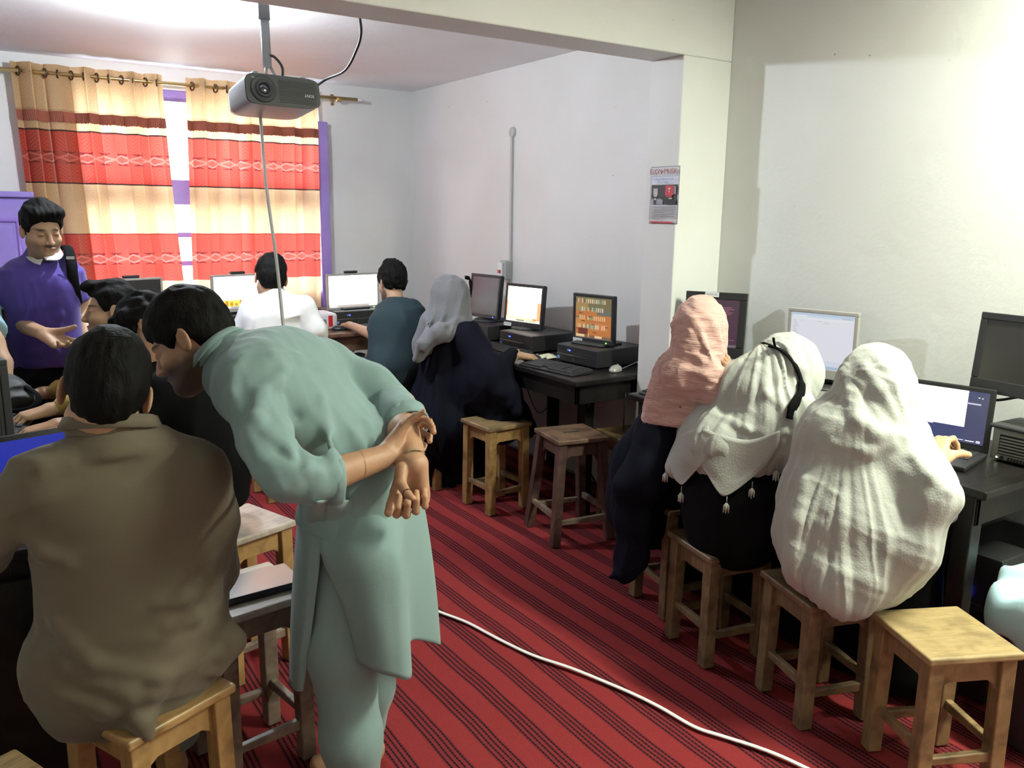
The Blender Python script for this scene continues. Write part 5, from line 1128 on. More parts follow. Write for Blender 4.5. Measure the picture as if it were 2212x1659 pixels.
S.chain([(2.30, 2.00, .58), (2.60, 2.06, .56), (2.60, 2.06, .10)], [.12, .10, .12], .05); S.chain([(2.30, 1.86, .58), (2.60, 1.86, .56), (2.60, 1.86, .10)], [.12, .10, .12], .05); S.chain([g(1700, 940, 2.88), (2.58, 1.84, .88)], [.065, .05], .03)
S.cap((2.28, 2.06, .50), (2.34, 2.12, .30), .09, .06, .05); S.cut((0, 0, .012), (0, 0, -1), .005)
part('robe', S, m_blackc, R4, .010, [dict(d=(0, 0, 1), amp=.008, freq=9, along=1.2, seed=14)])

# thin hanging corners of the shawl lie over the robe
U4 = Sdf(); U4.p = [q_ for q_ in SH4.p] + [q_ for q_ in S.p if q_[4] == 'u']
k4 = lambda x, y, f: U4.on(x, y, .012, f)
cloth_sheet('shawl_corner', [[k4(1520, 925, 2.95), k4(1560, 940, 2.88), k4(1620, 950, 2.83), k4(1685, 930, 2.80)], [k4(1490, 965, 3.0), k4(1540, 1000, 2.92), k4(1610, 1015, 2.84), k4(1680, 965, 2.80)], [k4(1500, 985, 3.0), k4(1548, 1036, 2.93), k4(1592, 1045, 2.86), k4(1655, 1005, 2.82)], [k4(1520, 1010, 3.0), k4(1552, 1064, 2.93), k4(1571, 1070, 2.90), k4(1600, 1052, 2.86)]], m_shawl, R4, .0025, 7, 7)
cloth_sheet('shawl_corner', [[k4(1530, 920, 2.98), k4(1490, 930, 3.02), k4(1462, 945, 3.1)], [k4(1530, 985, 2.98), k4(1480, 985, 3.04), P(1444, 985, 3.08)], [k4(1500, 1020, 3.0), k4(1470, 1030, 3.04), P(1441, 1003, 3.08)], [k4(1480, 1042, 3.04), k4(1472, 1047, 3.05), P(1460, 1038, 3.06)]], m_shawl, R4, .0025, 6, 6)
for x, y, d in ((1438, 1005, 3.08), (1472, 1048, 3.04), (1570, 1070, 2.90), (1625, 1038, 2.84), (1678, 1000, 2.80)):
    a = k4(x, y + 10, d) + np.array([0, 0, .0]); tm = MB(); tm.tube([a + np.array([0, 0, .012]), a - np.array([0, 0, .012])], .0015, 5)
    for k in range(5): an = k * 1.26; e = a - np.array([0, 0, .012]); tm.tube([e, e + np.array([.007 * math.cos(an), .007 * math.sin(an), -.010]), e + np.array([.009 * math.cos(an), .009 * math.sin(an), -.034])], [.003, .0045, .002], 5)
    obj('tassel', tm, m_shawl, R4)
bd = []
for x, y, d in ((1662, 748, 2.90), (1678, 752, 2.865), (1700, 766, 2.835), (1718, 790, 2.825), (1730, 818, 2.825), (1730, 850, 2.835), (1712, 880, 2.85), (1706, 905, 2.86)): bd.append(SH4.on(x, y, .004, d))
obj('headband', MB().tube(catmull(bd, 6), [.0095] * 18 + [.012] * 8 + [.020] * 6 + [.022] * 6 + [.018] * 5, 8, flat=.5), m_blackc, R4)
obj('bow', MB().tube(catmull([SH4.on(1676, 752, .03) + dv(-.052, -.018, 0), SH4.on(1676, 752, .03) + dv(-.03, -.015, 0), SH4.on(1676, 752, .008)], 5), [.003, .006, .008, .008, .007, .007, .007, .006, .006, .006, .006], 6, flat=.5).tube(catmull([SH4.on(1676, 752, .03) + dv(-.008, -.035, 0), SH4.on(1676, 752, .02) + dv(-.006, -.018, 0), SH4.on(1676, 752, .008)], 5), .006, 6, flat=.5), m_blackc, R4)

# ---- 5. woman in the large white shawl
R5 = person('woman in a large white shawl seated at the laptop with her right hand raised', (2.19, 1.48, 0))
H5 = Head(P(1896, 822, 2.60), dv(.55, .30, .78), dv(.15, -.95, .28), .84)
w5 = P(2010, 1010, 2.52)
S = Sdf(); H5.prims(S, P(1868, 900, 2.60), .05, ears=False)
S.ecap(P(1865, 940, 2.60), (2.20, 1.49, .60), (-.4, 1, 0), .13, .09, .13, .10, .04)
S.chain([P(1960, 950, 2.52), P(2035, 1070, 2.42), w5], [.042, .036, .025], .02); S.chain([(2.24, 1.54, .56), (2.54, 1.62, .56), (2.56, 1.62, .06)], [.09, .06, .04], .03); S.chain([(2.24, 1.44, .56), (2.54, 1.44, .56), (2.56, 1.44, .06)], [.09, .06, .04], .03)
hand(S, w5, dv(.42, -.72, .55), dv(.62, .55, .45), 1, (.75, .85, .9, .9), (.5, .5, .4), 1.12)
build_body('body', S, R5, m_skin, [hbox(H5, .13), (w5 - np.array([.05, .06, .04]), w5 + np.array([.15, .13, .14]), .003)], .012, skin_col([(H5, {})], (.60, .36, .21)))
S = Sdf(); e = lambda x, y, d=2.58: P(x, y, d)
S.ell(e(1893, 812), (.082, .095, .094), None, .02); S.cap(e(1895, 808, 2.58), e(1915, 865, 2.56), .078, .062, .04); S.chain([e(1880, 850, 2.58), e(1850, 920, 2.60)], [.095, .135], .08); S.cap(e(1925, 870, 2.55), e(1900, 930, 2.55), .07, .09, .05)
S.ecap(e(1860, 960, 2.60), e(1855, 1090, 2.60), (-.75, 1, 0), .205, .125, .21, .14, .08); S.ecap(e(1855, 1090, 2.60), e(1845, 1210, 2.62), (-.75, 1, 0), .215, .15, .185, .13, .08)
S.chain([e(1940, 970, 2.55), e(1990, 1020, 2.46), e(2020, 1065, 2.42)], [.09, .065, .058], .05); S.chain([e(2020, 1065, 2.42), e(2008, 1022, 2.47)], [.055, .042], .03); S.chain([e(2015, 1080, 2.42), e(1960, 1180, 2.46), e(1925, 1220, 2.5)], [.055, .07, .07], .07)
S.chain([e(1745, 1050, 2.68), e(1730, 1150, 2.70), e(1740, 1200, 2.70)], [.06, .055, .05], .06); S.chain([e(1850, 1200, 2.57), e(1838, 1262, 2.52), e(1830, 1300, 2.50)], [.16, .08, .018], .09); S.chain([e(1765, 1150, 2.62), e(1760, 1205, 2.60), e(1800, 1255, 2.54)], [.11, .085, .06], .06)
for pts, r in ((((1822, 805), (1835, 850), (1850, 905), (1900, 940), (1945, 940)), .010), (((1868, 790), (1900, 840), (1935, 900)), .007), (((1895, 775), (1930, 830), (1948, 880)), .006), (((1800, 960), (1870, 975), (1930, 960)), .006), (((1975, 985), (2010, 1030), (2045, 1060)), .008), (((1740, 1040), (1722, 1120), (1712, 1200)), .008)): S.crease(pts, r, .03)
drp5 = dict(c=(2.22, 1.50), amp=.014, n=11, seed=3, z0=1.0, z1=.60, zs=.8)
part('shawl', S, m_shawl, R5, .006, [drp5, dict(d=dv(-.15, 1, 0), amp=.006, freq=13, along=.7, seed=21), dict(d=dv(.9, .3, 0), amp=.002, freq=30, along=3, seed=5)])
S = Sdf(); S.ecap(e(1865, 1120, 2.62), (2.22, 1.50, .56), (-.4, 1, 0), .14, .10, .165, .13, .06); S.chain([(2.26, 1.56, .58), (2.56, 1.64, .56), (2.57, 1.64, .10)], [.11, .10, .12], .05); S.chain([(2.26, 1.42, .58), (2.54, 1.44, .56), (2.57, 1.44, .10)], [.11, .10, .12], .05); S.cut((0, 0, .012), (0, 0, -1), .005)
part('robe', S, m_blackc, R5, .010, [dict(d=(0, 0, 1), amp=.008, freq=9, along=1.2, seed=15)])
cu = Sdf(); cu.tube(e(2000, 1035, 2.47), e(2022, 1022, 2.5), .045, .040, .01); cu.chain([e(2015, 1075, 2.44), e(2045, 1110, 2.42)], [.05, .03], .02); part('sleeve', cu, cloth('charcoal_sleeve', (.045, .045, .048)), R5, .006)

# ---- 6. woman in the grey scarf and navy robe
P6 = lambda x, y, d: P(x, y, d * 1.08)
R6 = person('woman in a grey scarf and navy robe reaching for a mouse', (2.33, 4.34, 0))
H6 = Head(P6(985, 652, 4.36), dv(.72, .12, .60), dv(0, -1, .1), .84)
w6 = Pz(1116, 766, .845)
S = Sdf(); H6.prims(S, P6(975, 710, 4.36), .05, ears=False); S.ecap(P6(970, 740, 4.38), (2.33, 4.34, .62), (0, 1, 0), .13, .09, .13, .10, .04)
S.chain([P6(1000, 745, 4.30), P6(1075, 815, 4.19), w6], [.034, .034, .024], .02); S.chain([(2.32, 4.36, .60), (2.62, 4.34, .58), (2.62, 4.34, .08)], [.09, .06, .04], .03)
hand(S, w6, Pz(1158, 772, .83) - w6, (-.1, 0, -1), -1, (.45, .5, .5, .55), k=.95)
build_body('body', S, R6, m_skin, [hbox(H6, .13), handbox(w6 + _n(Pz(1158, 772, .83) - w6) * .08, .10)], .012, skin_col([(H6, {})], SK2))
S = Sdf(); a6 = lambda x, y, d=4.38: P6(x, y, d)
S.ell(a6(970, 640), (.105, .11, .125), None, .02); S.cap(a6(985, 640, 4.36), a6(990, 700, 4.34), .085, .075, .04); S.chain([a6(965, 690), a6(950, 735, 4.42)], [.10, .12], .06)
S.chain([a6(935, 700), a6(912, 745, 4.40), a6(903, 775, 4.38)], [.08, .05, .03], .05); S.chain([a6(1000, 715, 4.28), a6(950, 720, 4.25), a6(915, 745, 4.27), a6(900, 775, 4.3)], [.045, .05, .04, .025], .03)
for pts, r in ((((945, 610), (940, 670), (920, 720)), .010), (((975, 610), (960, 680), (925, 740)), .010), (((1000, 630), (985, 690), (940, 715)), .010), (((1000, 690), (960, 705), (915, 755)), .011), (((925, 690), (908, 740), (900, 775)), .010)): S.crease(pts, r, .02)
S.cut(a6(900, 780), dv(-.2, 1, .1), .006)
part('scarf', S, m_greys, R6, .0065, [dict(d=dv(-.35, .9, 0), amp=.008, freq=16, along=2.5, seed=12)])
S = Sdf(); S.ecap(a6(970, 735, 4.40), a6(965, 900, 4.50), (-.3, 1, 0), .175, .115, .21, .17, .06); S.ecap(a6(965, 900, 4.50), (2.33, 4.36, .10), (-.2, 1, 0), .23, .18, .21, .20, .08)
S.chain([a6(1010, 725, 4.28), a6(1060, 800, 4.20), a6(1088, 840, 4.16)], [.085, .075, .06], .05); S.chain([a6(1075, 800, 4.18), w6 + np.array([-.03, .005, .005])], [.07, .040], .03); S.chain([a6(1085, 815, 4.17), a6(1100, 850, 4.15), a6(1118, 885, 4.13)], [.06, .05, .02], .05); S.chain([a6(1050, 830, 4.3), a6(1090, 900, 4.35), a6(1135, 925, 4.4)], [.14, .12, .05], .08)
S.chain([(2.36, 4.36, .60), (2.62, 4.34, .58), (2.62, 4.34, .12)], [.12, .11, .13], .06); S.cut((0, 0, .012), (0, 0, -1), .005)
part('robe', S, m_navy, R6, .009, [dict(c=(2.33, 4.36), amp=.030, n=12, seed=5, z0=1.0, z1=.3, zs=.5), dict(d=(0, 0, 1), amp=.016, freq=9, along=1.0, seed=18)])
hr = MB()
for k in range(7): hr.tube(catmull([a6(1004, 596 + k, 4.27), a6(1014 + k, 598 + 2 * k, 4.27), a6(1013 + .6 * k, 612 + 5 * k, 4.28)], 4), .0018, 4)
obj('hair_strands', hr, m_hair, R6)
br = Sdf(); br.tube(w6 + np.array([-.005, 0, 0]), w6 + np.array([.012, 0, -.002]), .030, None, 0); br.tube(w6 + np.array([-.02, 0, 0]), w6 + np.array([.03, 0, -.003]), .0265, None, .001, 's'); part('bracelet', br, m_brass, R6, .003)

# ---- 7. youth in the dark teal tee
R7 = person('youth in a dark teal tee with curly hair, seated before the white screen', (2.12, 4.80, 0))
H7 = Head(P(846, 612, 5.08), dv(-.60, .10, .80), dv(-.05, -1, .05), .93)
w7 = np.array([2.17, 5.33, .84])
S = Sdf(); H7.prims(S, P(857, 665, 5.02), .052); S.ecap(P(862, 700, 5.04), (2.14, 4.80, .62), (1, -.3, 0), .10, .06, .12, .08, .04)
S.chain([P(830, 680, 5.02), P(822, 730, 4.98), w7], [.048, .042, .025], .02); S.chain([P(895, 675, 5.0), P(900, 740, 5.0), (2.36, 5.26, .84)], [.048, .042, .025], .02)
S.chain([(2.08, 4.85, .57), (2.02, 5.28, .55), (2.02, 5.24, .08)], [.085, .06, .04], .03); S.chain([(2.20, 4.85, .57), (2.22, 5.30, .55), (2.22, 5.26, .08)], [.085, .06, .04], .03)
for x in (2.02, 2.22): S.cap((x, 5.24, .045), (x, 5.40, .03), .04, .028, .02)
hand(S, w7, (.05, 1, -.1), (0, 0, -1), 1, (.4, .45, .45, .5), k=.95); hand(S, (2.36, 5.26, .84), (0, 1, -.1), (0, 0, -1), -1, k=.95)
build_body('body', S, R7, m_skin, [hbox(H7, .13), handbox(w7 + np.array([0, .08, -.01]), .09), handbox((2.36, 5.34, .83), .09)], .013, skin_col([(H7, dict(beard=.7, stache=.8))], SK2))
obj('hair', H7.hair(.0045, top=.028, back=-.055, amp=.011, seed=7, freq=80), m_hair, R7)
S = Sdf(); b7 = lambda x, y, d=5.0: P(x, y, d)
S.ecap(b7(862, 700), b7(855, 790, 4.98), (1, -.3, 0), .185, .115, .165, .125, .05); S.ecap(b7(855, 790, 4.98), (2.13, 4.80, .56), (1, -.2, 0), .165, .13, .19, .15, .05); S.cap(b7(838, 668, 5.03), b7(888, 668, 5.0), .065, None, .05)
S.tube(b7(838, 672, 5.03), b7(814, 722, 5.02), .075, .066, .03); S.tube(b7(890, 672, 5.0), b7(903, 728, 5.0), .072, .066, .03); S.tube(b7(858, 645, 5.02), b7(858, 665, 5.02), .060, .075, .03)
part('tee_shirt', S, m_tee, R7, .008, [dict(d=dv(.3, 1, 0), amp=.007, freq=10, along=2.2, seed=31)])
S = Sdf(); S.chain([(2.08, 4.82, .58), (2.02, 5.28, .555), (2.02, 5.24, .10)], [.11, .085, .065], .04); S.chain([(2.20, 4.82, .58), (2.22, 5.30, .555), (2.22, 5.26, .10)], [.11, .085, .065], .04); S.cut((0, 0, .09), (0, 0, -1), .005); part('trousers', S, m_trouser, R7, .012)

# ---- 8. man in white
R8 = person('man in a white shirt seated with his back to the camera before the window', (1.42, 4.55, 0))
H8 = Head(P(584, 603, 4.60), dv(-.48, .18, .86), dv(.0, -1, .12), .98)
S = Sdf(); H8.prims(S, P(596, 655, 4.58), .055); S.ecap(P(600, 690, 4.56), (1.42, 4.56, .62), (1, 0, 0), .15, .09, .13, .10, .04)
wl, wr8 = np.array([1.30, 5.24, .84]), np.array([1.66, 5.26, .84])
S.chain([P(535, 680, 4.58), P(515, 740, 4.6), wl], [.05, .042, .026], .02); S.chain([P(665, 680, 4.56), P(685, 730, 4.6), wr8], [.05, .042, .026], .02)
S.chain([(1.35, 4.60, .57), (1.30, 5.02, .55), (1.30, 5.0, .08)], [.085, .06, .04], .03); S.chain([(1.50, 4.60, .57), (1.54, 5.02, .55), (1.54, 5.0, .08)], [.085, .06, .04], .03)
for x in (1.30, 1.54): S.cap((x, 5.0, .045), (x, 5.15, .03), .04, .028, .02)
hand(S, wl, (.1, 1, -.1), (0, 0, -1), 1, k=.98); hand(S, wr8, (-.1, 1, -.1), (0, 0, -1), -1, k=.98)
build_body('body', S, R8, m_skin, [hbox(H8, .13), handbox(wl + np.array([0, .08, 0]), .09), handbox(wr8 + np.array([0, .08, 0]), .09)], .013, skin_col([(H8, {})], SK))
obj('hair', H8.hair(.0045, top=.020, back=-.085, amp=.005, seed=9), m_hair, R8)
S = Sdf(); c8 = lambda x, y, d=4.55: P(x, y, d)
S.ecap(c8(602, 690), c8(605, 780, 4.56), (1, 0, 0), .195, .12, .185, .13, .05); S.ecap(c8(605, 780, 4.56), (1.42, 4.57, .52), (1, 0, 0), .185, .13, .20, .15, .05); S.cap(c8(550, 662, 4.57), c8(655, 662, 4.56), .065, .062, .05); S.chain([c8(595, 640, 4.57), c8(600, 665)], [.058, .085], .05)
S.chain([c8(545, 672), c8(520, 725, 4.56), c8(512, 770, 4.62), wl + np.array([0, -.06, .01])], [.068, .06, .055, .038], .03); S.chain([c8(658, 672), c8(682, 715, 4.56), c8(684, 745, 4.6), wr8 + np.array([0, -.06, .01])], [.068, .06, .055, .038], .03)
for pts, r in ((((548, 690), (538, 730), (542, 760)), .010), (((655, 690), (662, 730), (655, 760)), .010), (((610, 690), (650, 680)), .006), (((560, 720), (600, 740)), .006), (((680, 690), (695, 720)), .006)): S.crease(pts, r, .02)
part('shirt', S, m_wshirt, R8, .0075, [dict(d=dv(.3, 1, 0), amp=.006, freq=10, along=2.4, seed=41)])
collar_ring('collar', c8(594, 645, 4.58), dv(-.1, -1, .1), .058, .030, m_wshirt, R8)
S = Sdf(); S.chain([(1.35, 4.58, .58), (1.30, 5.02, .555), (1.30, 5.0, .10)], [.11, .085, .065], .04); S.chain([(1.50, 4.58, .58), (1.54, 5.02, .555), (1.54, 5.0, .10)], [.11, .085, .065], .04); S.cut((0, 0, .09), (0, 0, -1), .005); part('trousers', S, m_wshirt, R8, .012)

# ---- 9. young man seen in profile
R9 = person('young man in profile with a swept back quiff and moustache, seated at the left desk', (.50, 3.72, 0))
H9 = Head(P(240, 676, 3.45), dv(-.88, .04, -.42), dv(.02, -1, .05), .94)
w9 = np.array([.22, 3.52, .85])
S = Sdf(); H9.prims(S, P(268, 740, 3.48), .056); S.ecap(P(280, 780, 3.5), (.52, 3.72, .62), (0, 1, 0), .15, .09, .13, .10, .04)
S.chain([P(262, 770, 3.32), P(235, 870, 3.25), w9], [.05, .042, .026], .02); S.chain([P(290, 760, 3.68), P(230, 840, 3.7), (.22, 3.86, .85)], [.05, .042, .026], .02)
S.chain([(.50, 3.66, .57), (.12, 3.64, .55), (.14, 3.64, .08)], [.085, .06, .04], .03); S.chain([(.50, 3.80, .57), (.12, 3.84, .55), (.14, 3.84, .08)], [.085, .06, .04], .03)
for y in (3.64, 3.84): S.cap((.14, y, .045), (0, y, .03), .04, .028, .02)
hand(S, w9, (-.95, -.05, -.15), (0, 0, -1), 1, (.45, .5, .55, .6), k=.98); hand(S, (.22, 3.86, .85), (-1, 0, -.1), (0, 0, -1), -1, k=.98)
build_body('body', S, R9, m_skin, [(H9.c - .14, H9.c + .14, .0035), handbox(w9 + np.array([-.08, 0, 0]), .10), handbox((.14, 3.86, .84), .09)], .013, skin_col([(H9, dict(beard=.45, stache=.95))], SK2))
obj('hair', H9.hair(.004, top=.020, front=.082, back=-.06, amp=.006, seed=3, quiff=[(0, .065, .122, .048, .042, .020), (0, .092, .110, .042, .022, .017), (0, .0, .125, .06, .06, .022)]), m_hair, R9)
S = Sdf(); S.ecap(P(278, 790, 3.5), (.52, 3.72, .56), (0, 1, 0), .19, .12, .18, .14, .05); S.cap(P(262, 772, 3.34), P(292, 765, 3.66), .066, None, .05); S.chain([P(262, 775, 3.32), P(238, 868, 3.25), w9 + np.array([.05, 0, .01])], [.066, .056, .038], .03); S.chain([P(290, 765, 3.68), P(232, 840, 3.7), (.28, 3.86, .86)], [.066, .056, .038], .03); S.chain([P(270, 745, 3.48), P(276, 765, 3.5)], [.060, .085], .05)
part('shirt', S, m_yellow, R9, .009, [dict(d=dv(0, 1, 0), amp=.006, freq=10, along=2, seed=51)])
S = Sdf(); S.chain([(.50, 3.66, .575), (.12, 3.64, .555), (.14, 3.64, .10)], [.10, .085, .06], .04); S.chain([(.50, 3.80, .575), (.12, 3.84, .555), (.14, 3.84, .10)], [.10, .085, .06], .04); S.cut((0, 0, .09), (0, 0, -1), .005); part('trousers', S, m_trouser, R9, .012)

# ---- 10. dark haired man in black
R10 = person('man with tousled black hair and black shirt, head bowed between the two kurtas', (.52, 3.20, 0))
H10 = Head(P(318, 716, 3.05), dv(-.80, .50, -.15), dv(-.48, -.86, .1), .97)
w10 = np.array([.22, 3.06, .85])
S = Sdf(); H10.prims(S, P(345, 780, 3.05), .056); S.ecap(P(370, 820, 3.05), (.56, 3.16, .62), (0, 1, 0), .15, .09, .13, .10, .04)
S.chain([P(350, 850, 2.88), P(260, 960, 2.85), w10], [.05, .042, .026], .02); S.chain([P(380, 820, 3.2), P(300, 900, 3.2), (.22, 3.24, .85)], [.05, .042, .026], .02)
S.chain([(.52, 3.12, .57), (.14, 3.10, .55), (.16, 3.10, .08)], [.085, .06, .04], .03); S.chain([(.52, 3.26, .57), (.14, 3.30, .55), (.16, 3.30, .08)], [.085, .06, .04], .03)
for y in (3.10, 3.30): S.cap((.16, y, .045), (.02, y, .03), .04, .028, .02)
hand(S, w10, (-.95, -.1, -.1), (0, 0, -1), 1, (.5, .55, .6, .65), k=.98); hand(S, (.22, 3.24, .85), (-1, 0, -.1), (0, 0, -1), -1, k=.98)
build_body('body', S, R10, m_skin, [hbox(H10, .14), handbox(w10 + np.array([-.08, 0, 0]), .10), handbox((.14, 3.24, .84), .09)], .013, skin_col([(H10, dict(stache=.9))], SK))
obj('hair', H10.hair(.004, top=.024, front=.048, back=-.08, amp=.010, seed=4, freq=70, quiff=[(0, .075, .075, .06, .035, .03), (-.06, .02, .06, .03, .05, .04)]), m_hair, R10)
S = Sdf(); S.ecap(P(385, 860, 3.02), (.58, 3.14, .58), (-.2, 1, 0), .20, .14, .19, .16, .05); S.cap(P(345, 850, 2.90), P(392, 815, 3.2), .07, None, .05); S.chain([P(348, 850, 2.88), P(275, 955, 2.85), w10 + np.array([.05, 0, .01])], [.07, .06, .038], .03); S.chain([P(385, 820, 3.2), P(300, 900, 3.2), (.28, 3.24, .86)], [.066, .056, .038], .03); S.chain([P(352, 790, 3.05), P(365, 815, 3.05)], [.060, .085], .05)
S.chain([P(430, 930, 2.95), P(480, 1010, 2.95), P(500, 1065, 2.95)], [.12, .09, .06], .06)
part('shirt', S, m_blackc, R10, .009, [dict(d=dv(0, 1, 0), amp=.006, freq=10, along=2, seed=61)])
S = Sdf(); S.chain([(.52, 3.12, .575), (.14, 3.10, .555), (.16, 3.10, .10)], [.10, .085, .06], .04); S.chain([(.52, 3.26, .575), (.14, 3.30, .555), (.16, 3.30, .10)], [.10, .085, .06], .04); S.cut((0, 0, .09), (0, 0, -1), .005); part('trousers', S, m_trouser, R10, .012)

# ---- 11. standing youth in the violet polo shirt
R11 = person('standing youth in a violet polo shirt with a pale collar, gesturing with his hand', (.28, 4.20, 0))
H11 = Head(P(92, 497, 3.62), dv(.72, .42, -.62), dv(.05, -.93, -.30), .94)
w11 = P(98, 722, 3.50)
S = Sdf(); H11.prims(S, P(92, 560, 3.68), .056); S.ecap(P(88, 600, 3.72), (.27, 4.24, .95), dv(1, 0, -.25), .12, .07, .09, .06, .04)
S.chain([P(30, 600, 3.70), P(28, 695, 3.72), w11], [.052, .042, .027], .02); S.chain([P(150, 590, 3.78), P(176, 680, 3.85), P(192, 740, 3.75)], [.05, .042, .027], .02)
S.chain([(.24, 4.22, .86), (.20, 4.22, .50), (.20, 4.25, .09)], [.06, .055, .042], .03); S.chain([(.33, 4.24, .86), (.37, 4.26, .50), (.38, 4.28, .09)], [.06, .055, .042], .03)
for x, y in ((.20, 4.25), (.38, 4.28)): S.cap((x, y, .045), (x + .02, y - .14, .03), .042, .03, .02)
hand(S, w11, dv(.80, .38, -.20), dv(.2, -.6, -.7), 1, (.25, .3, .4, .5), (.5, .1, .1), 1.0, .09); hand(S, P(192, 740, 3.75), dv(-.1, 1, 0), dv(-1, 0, 0), 1, (.3, .35, .4, .4), k=.98)
build_body('body', S, R11, m_skin, [(H11.c - .14, H11.c + .14, .0035), handbox(w11 + dv(.8, .38, -.2) * .09, .11), handbox(P(190, 780, 3.75), .09)], .013, skin_col([(H11, dict(beard=.5, stache=1.0))], SK2))
obj('hair', H11.hair(.004, top=.018, front=.070, back=-.035, side=.01, amp=.005, seed=8, quiff=[(.03, .055, .098, .045, .04, .026), (-.03, .055, .098, .045, .04, .026), (.06, .02, .085, .028, .045, .035), (-.06, .02, .085, .028, .045, .035)]), m_hair, R11)
S = Sdf(); d11 = lambda x, y, d=3.70: P(x, y, d); la = dv(1, 0, -.25)
S.ecap(d11(90, 620), d11(95, 740, 3.74), la, .175, .115, .165, .125, .05); S.ecap(d11(95, 740, 3.74), d11(98, 800, 3.78), la, .170, .135, .185, .15, .04); S.cap(d11(45, 585), d11(140, 578, 3.76), .060, .058, .05); S.chain([d11(90, 552), d11(90, 575)], [.062, .09], .05)
S.tube(d11(42, 590), d11(28, 662, 3.71), .082, .070, .03); S.tube(d11(146, 585, 3.77), d11(165, 650, 3.83), .075, .066, .03)
for pts, r in ((((70, 610), (90, 660), (105, 700)), .007), (((120, 600), (128, 680), (120, 760)), .009), (((60, 620), (70, 670), (60, 700)), .007), (((110, 740), (90, 760), (60, 765)), .007), (((125, 760), (90, 785), (55, 785)), .007)): S.crease(pts, r, .02)
S.cut(d11(95, 796, 3.64), dv(.05, 1, .1), .006)
part('polo_shirt', S, m_polo, R11, .0075, [dict(d=dv(.2, 1, 0), amp=.006, freq=11, along=2.4, seed=71)])
cw = cloth_sheet('collar', [[d11(66, 530, 3.70), d11(62, 545, 3.66), d11(78, 560, 3.61), d11(92, 560, 3.585)], [d11(58, 535, 3.71), d11(54, 552, 3.65), d11(70, 566, 3.59), d11(86, 572, 3.575)]], m_collar, R11, .004)
cloth_sheet('collar', [[d11(95, 556, 3.585), d11(115, 552, 3.60), d11(122, 540, 3.64), d11(120, 528, 3.69)], [d11(100, 562, 3.58), d11(124, 562, 3.60), d11(136, 552, 3.64), d11(130, 538, 3.70)]], m_wshirt, R11, .004)
C_ = Sdf(); C_.tube(d11(28.6, 659, 3.71), d11(27, 669, 3.712), .074, None, 0); C_.tube(d11(30, 640, 3.71), d11(26, 690, 3.71), .066, None, .002, 's'); part('sleeve_band', C_, m_collar, R11, .005)
S = Sdf(); S.chain([(.23, 4.21, .86), (.20, 4.22, .50), (.20, 4.25, .10)], [.10, .085, .07], .04); S.chain([(.33, 4.23, .86), (.37, 4.26, .50), (.38, 4.28, .10)], [.10, .085, .07], .04); S.cut((0, 0, .09), (0, 0, -1), .005); part('trousers', S, m_trouser, R11, .012)
bs = MB(); bs.tube(catmull([d11(122, 540, 3.80), d11(143, 533, 3.72), d11(153, 560, 3.66), d11(158, 600, 3.65), d11(166, 650, 3.70), d11(168, 660, 3.85)], 6), .022, 8, flat=.35); obj('backpack_strap', bs, m_blackc, R11)
obj('strap_buckle', MB().box((-.016, -.004, -.006), (.016, .004, .006), m=Matrix.Translation(d11(152, 557, 3.63))), m_sil, R11)

# ---- 12. person at the left border (only an arm shows)
R12 = person('person in a light blue shirt cut off by the left border, forearm showing', (-.02, 4.05, 0))
H12 = Head(P(-80, 560, 3.6), dv(.9, .3, .2), k=.95)
S = Sdf(); H12.prims(S, P(-78, 620, 3.62), .056); S.ecap(P(-75, 680, 3.62), (-.20, 3.98, .95), (0, 1, 0), .14, .10, .13, .10, .04); S.chain([P(-50, 670, 3.5), P(-18, 740, 3.42), P(6, 785, 3.4), P(10, 810, 3.38)], [.05, .046, .036, .03], .02)
S.chain([(-.20, 3.94, .9), (-.20, 3.96, .09)], [.08, .05], .03); S.chain([(-.20, 4.10, .9), (-.20, 4.12, .09)], [.08, .05], .03)
for y in (3.96, 4.12): S.cap((-.20, y, .045), (-.06, y, .03), .042, .03, .02)
hand(S, P(10, 810, 3.38), dv(-.2, 1, 0), dv(-1, 0, 0), 1, (.4, .5, .5, .5), k=.95)
build_body('body', S, R12, m_skin, [hbox(H12, .14), handbox(P(8, 850, 3.38), .09)], .014, skin_col([(H12, {})], SK2))
obj('hair', H12.hair(.006, top=.018), m_hair, R12)
S = Sdf(); S.ecap(P(-75, 690, 3.62), (-.20, 3.98, .85), (0, 1, 0), .18, .13, .17, .13, .04); S.tube(P(-65, 660, 3.54), P(-26, 722, 3.44), .072, .078, .03); part('shirt', S, m_sky, R12, .010, [dict(d=(0, 0, 1), amp=.006, freq=10, along=2, seed=1)])
S = Sdf(); S.chain([(-.20, 3.94, .9), (-.20, 3.96, .10)], [.11, .07], .03); S.chain([(-.20, 4.10, .9), (-.20, 4.12, .10)], [.11, .07], .03); part('trousers', S, m_trouser, R12, .014)

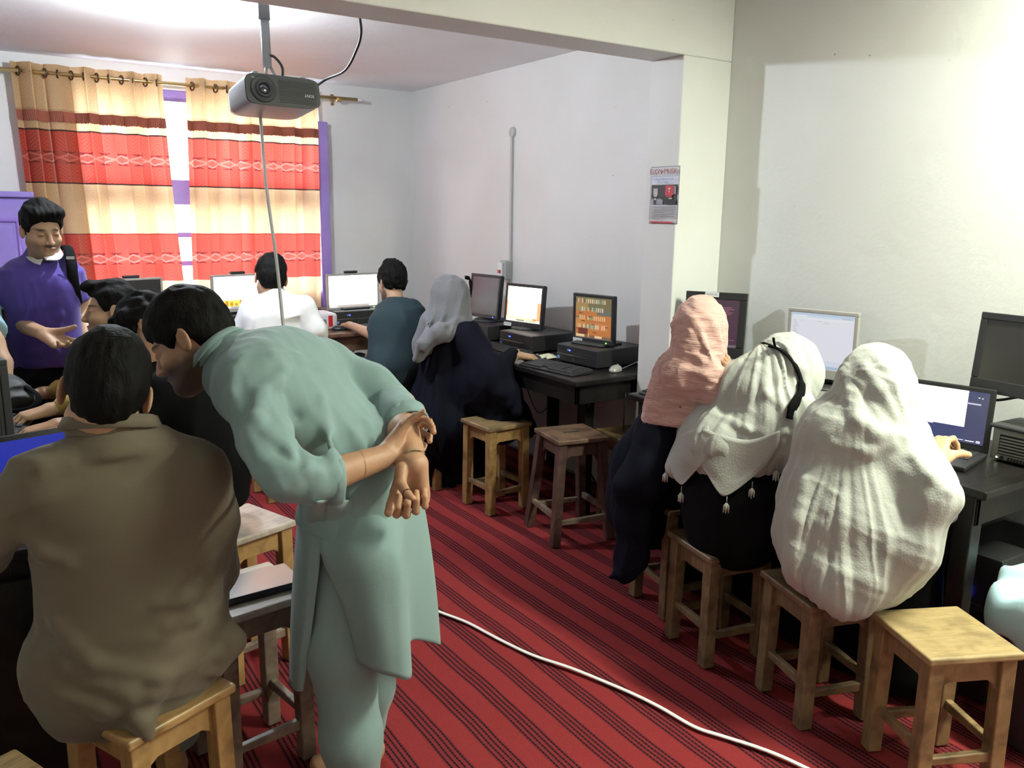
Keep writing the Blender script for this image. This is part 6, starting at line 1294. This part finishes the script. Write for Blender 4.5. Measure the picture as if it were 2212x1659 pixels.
# ---- backpack on the left desk, blue cloth on a dark bin, tower computer under the near desk
bp_ = thing('backpack', 'dark grey backpack lying on the left desk before the violet shirt', 'bag', (-.02, 3.86, DH))
S = Sdf(); S.ell((-.02, 3.84, DH + .075), (.20, .11, .080), None, .03); S.ell((.08, 3.80, DH + .05), (.12, .08, .05), None, .03); S.cap((-.12, 3.78, DH + .10), (.12, 3.80, DH + .10), .03, None, .03); S.cut((0, 0, DH + .002), (0, 0, -1), .01)
V, Q = S.mesh(.007); V = folds(V, Q, (1, .2, .1), .012, 16, 3, 5); obj('bag_body', (V, Q), cloth('backpack_nylon', (.018, .020, .020), .6), bp_)
obj('strap', MB().tube(catmull([(.16, 3.78, DH + .10), (.20, 3.74, DH + .06), (.17, 3.70, DH + .02), (.08, 3.70, DH + .015)], 6), .014, 8, flat=.35), m_blackc, bp_)
tw = pc('black tower computer under the near desk behind the pale stool', (2.78, 1.60), rad(-92), .0, .19, .34, .46, m_bk2)
pc('added black tower filling the dark space under the end of the near desk', (2.72, 1.33), rad(-90), .0, .20, .40, .52, m_bk)  # added black box that stands in for the darkness right of the desk leg
bn = thing('bin', 'dark bin at the right border with a blue cloth draped over it', 'bin', (2.69, 1.03, 0))
obj('shell', MB().lathe([(.13, .0), (.14, .02), (.165, .45), (.172, .46), (.165, .47), (.155, .46), (.13, .03), (.0, .025)], (2.69, 1.03, .005), 28), m_bk2, bn)
cl_ = MB(); rows = []
for i in range(10):
    t = i / 9; row = []
    for k in range(49):
        a = 2 * math.pi * k / 48; r_ = .03 + .17 * min(1, t * 1.25) + .018 * math.sin(5 * a + 2 * t) * t; z_ = .51 + .035 * math.sin(3 * a + 5 * t) * (1 - t) + .02 * math.sin(7 * a) * (1 - t) - max(0, t - .75) * .55 * (1 + .35 * math.sin(2 * a + 1)) + .02 * math.cos(9 * a + 6 * t) * t
        row.append((2.69 + r_ * math.cos(a), 1.03 + r_ * math.sin(a), z_))
    rows.append(row)
o = obj('cloth', cl_.quadgrid(rows), cloth('pale_blue_cotton', (.42, .62, .72)), None, solid=.005, subd=1); tag(o, 'crumpled pale blue cloth draped over the dark bin', 'cloth')
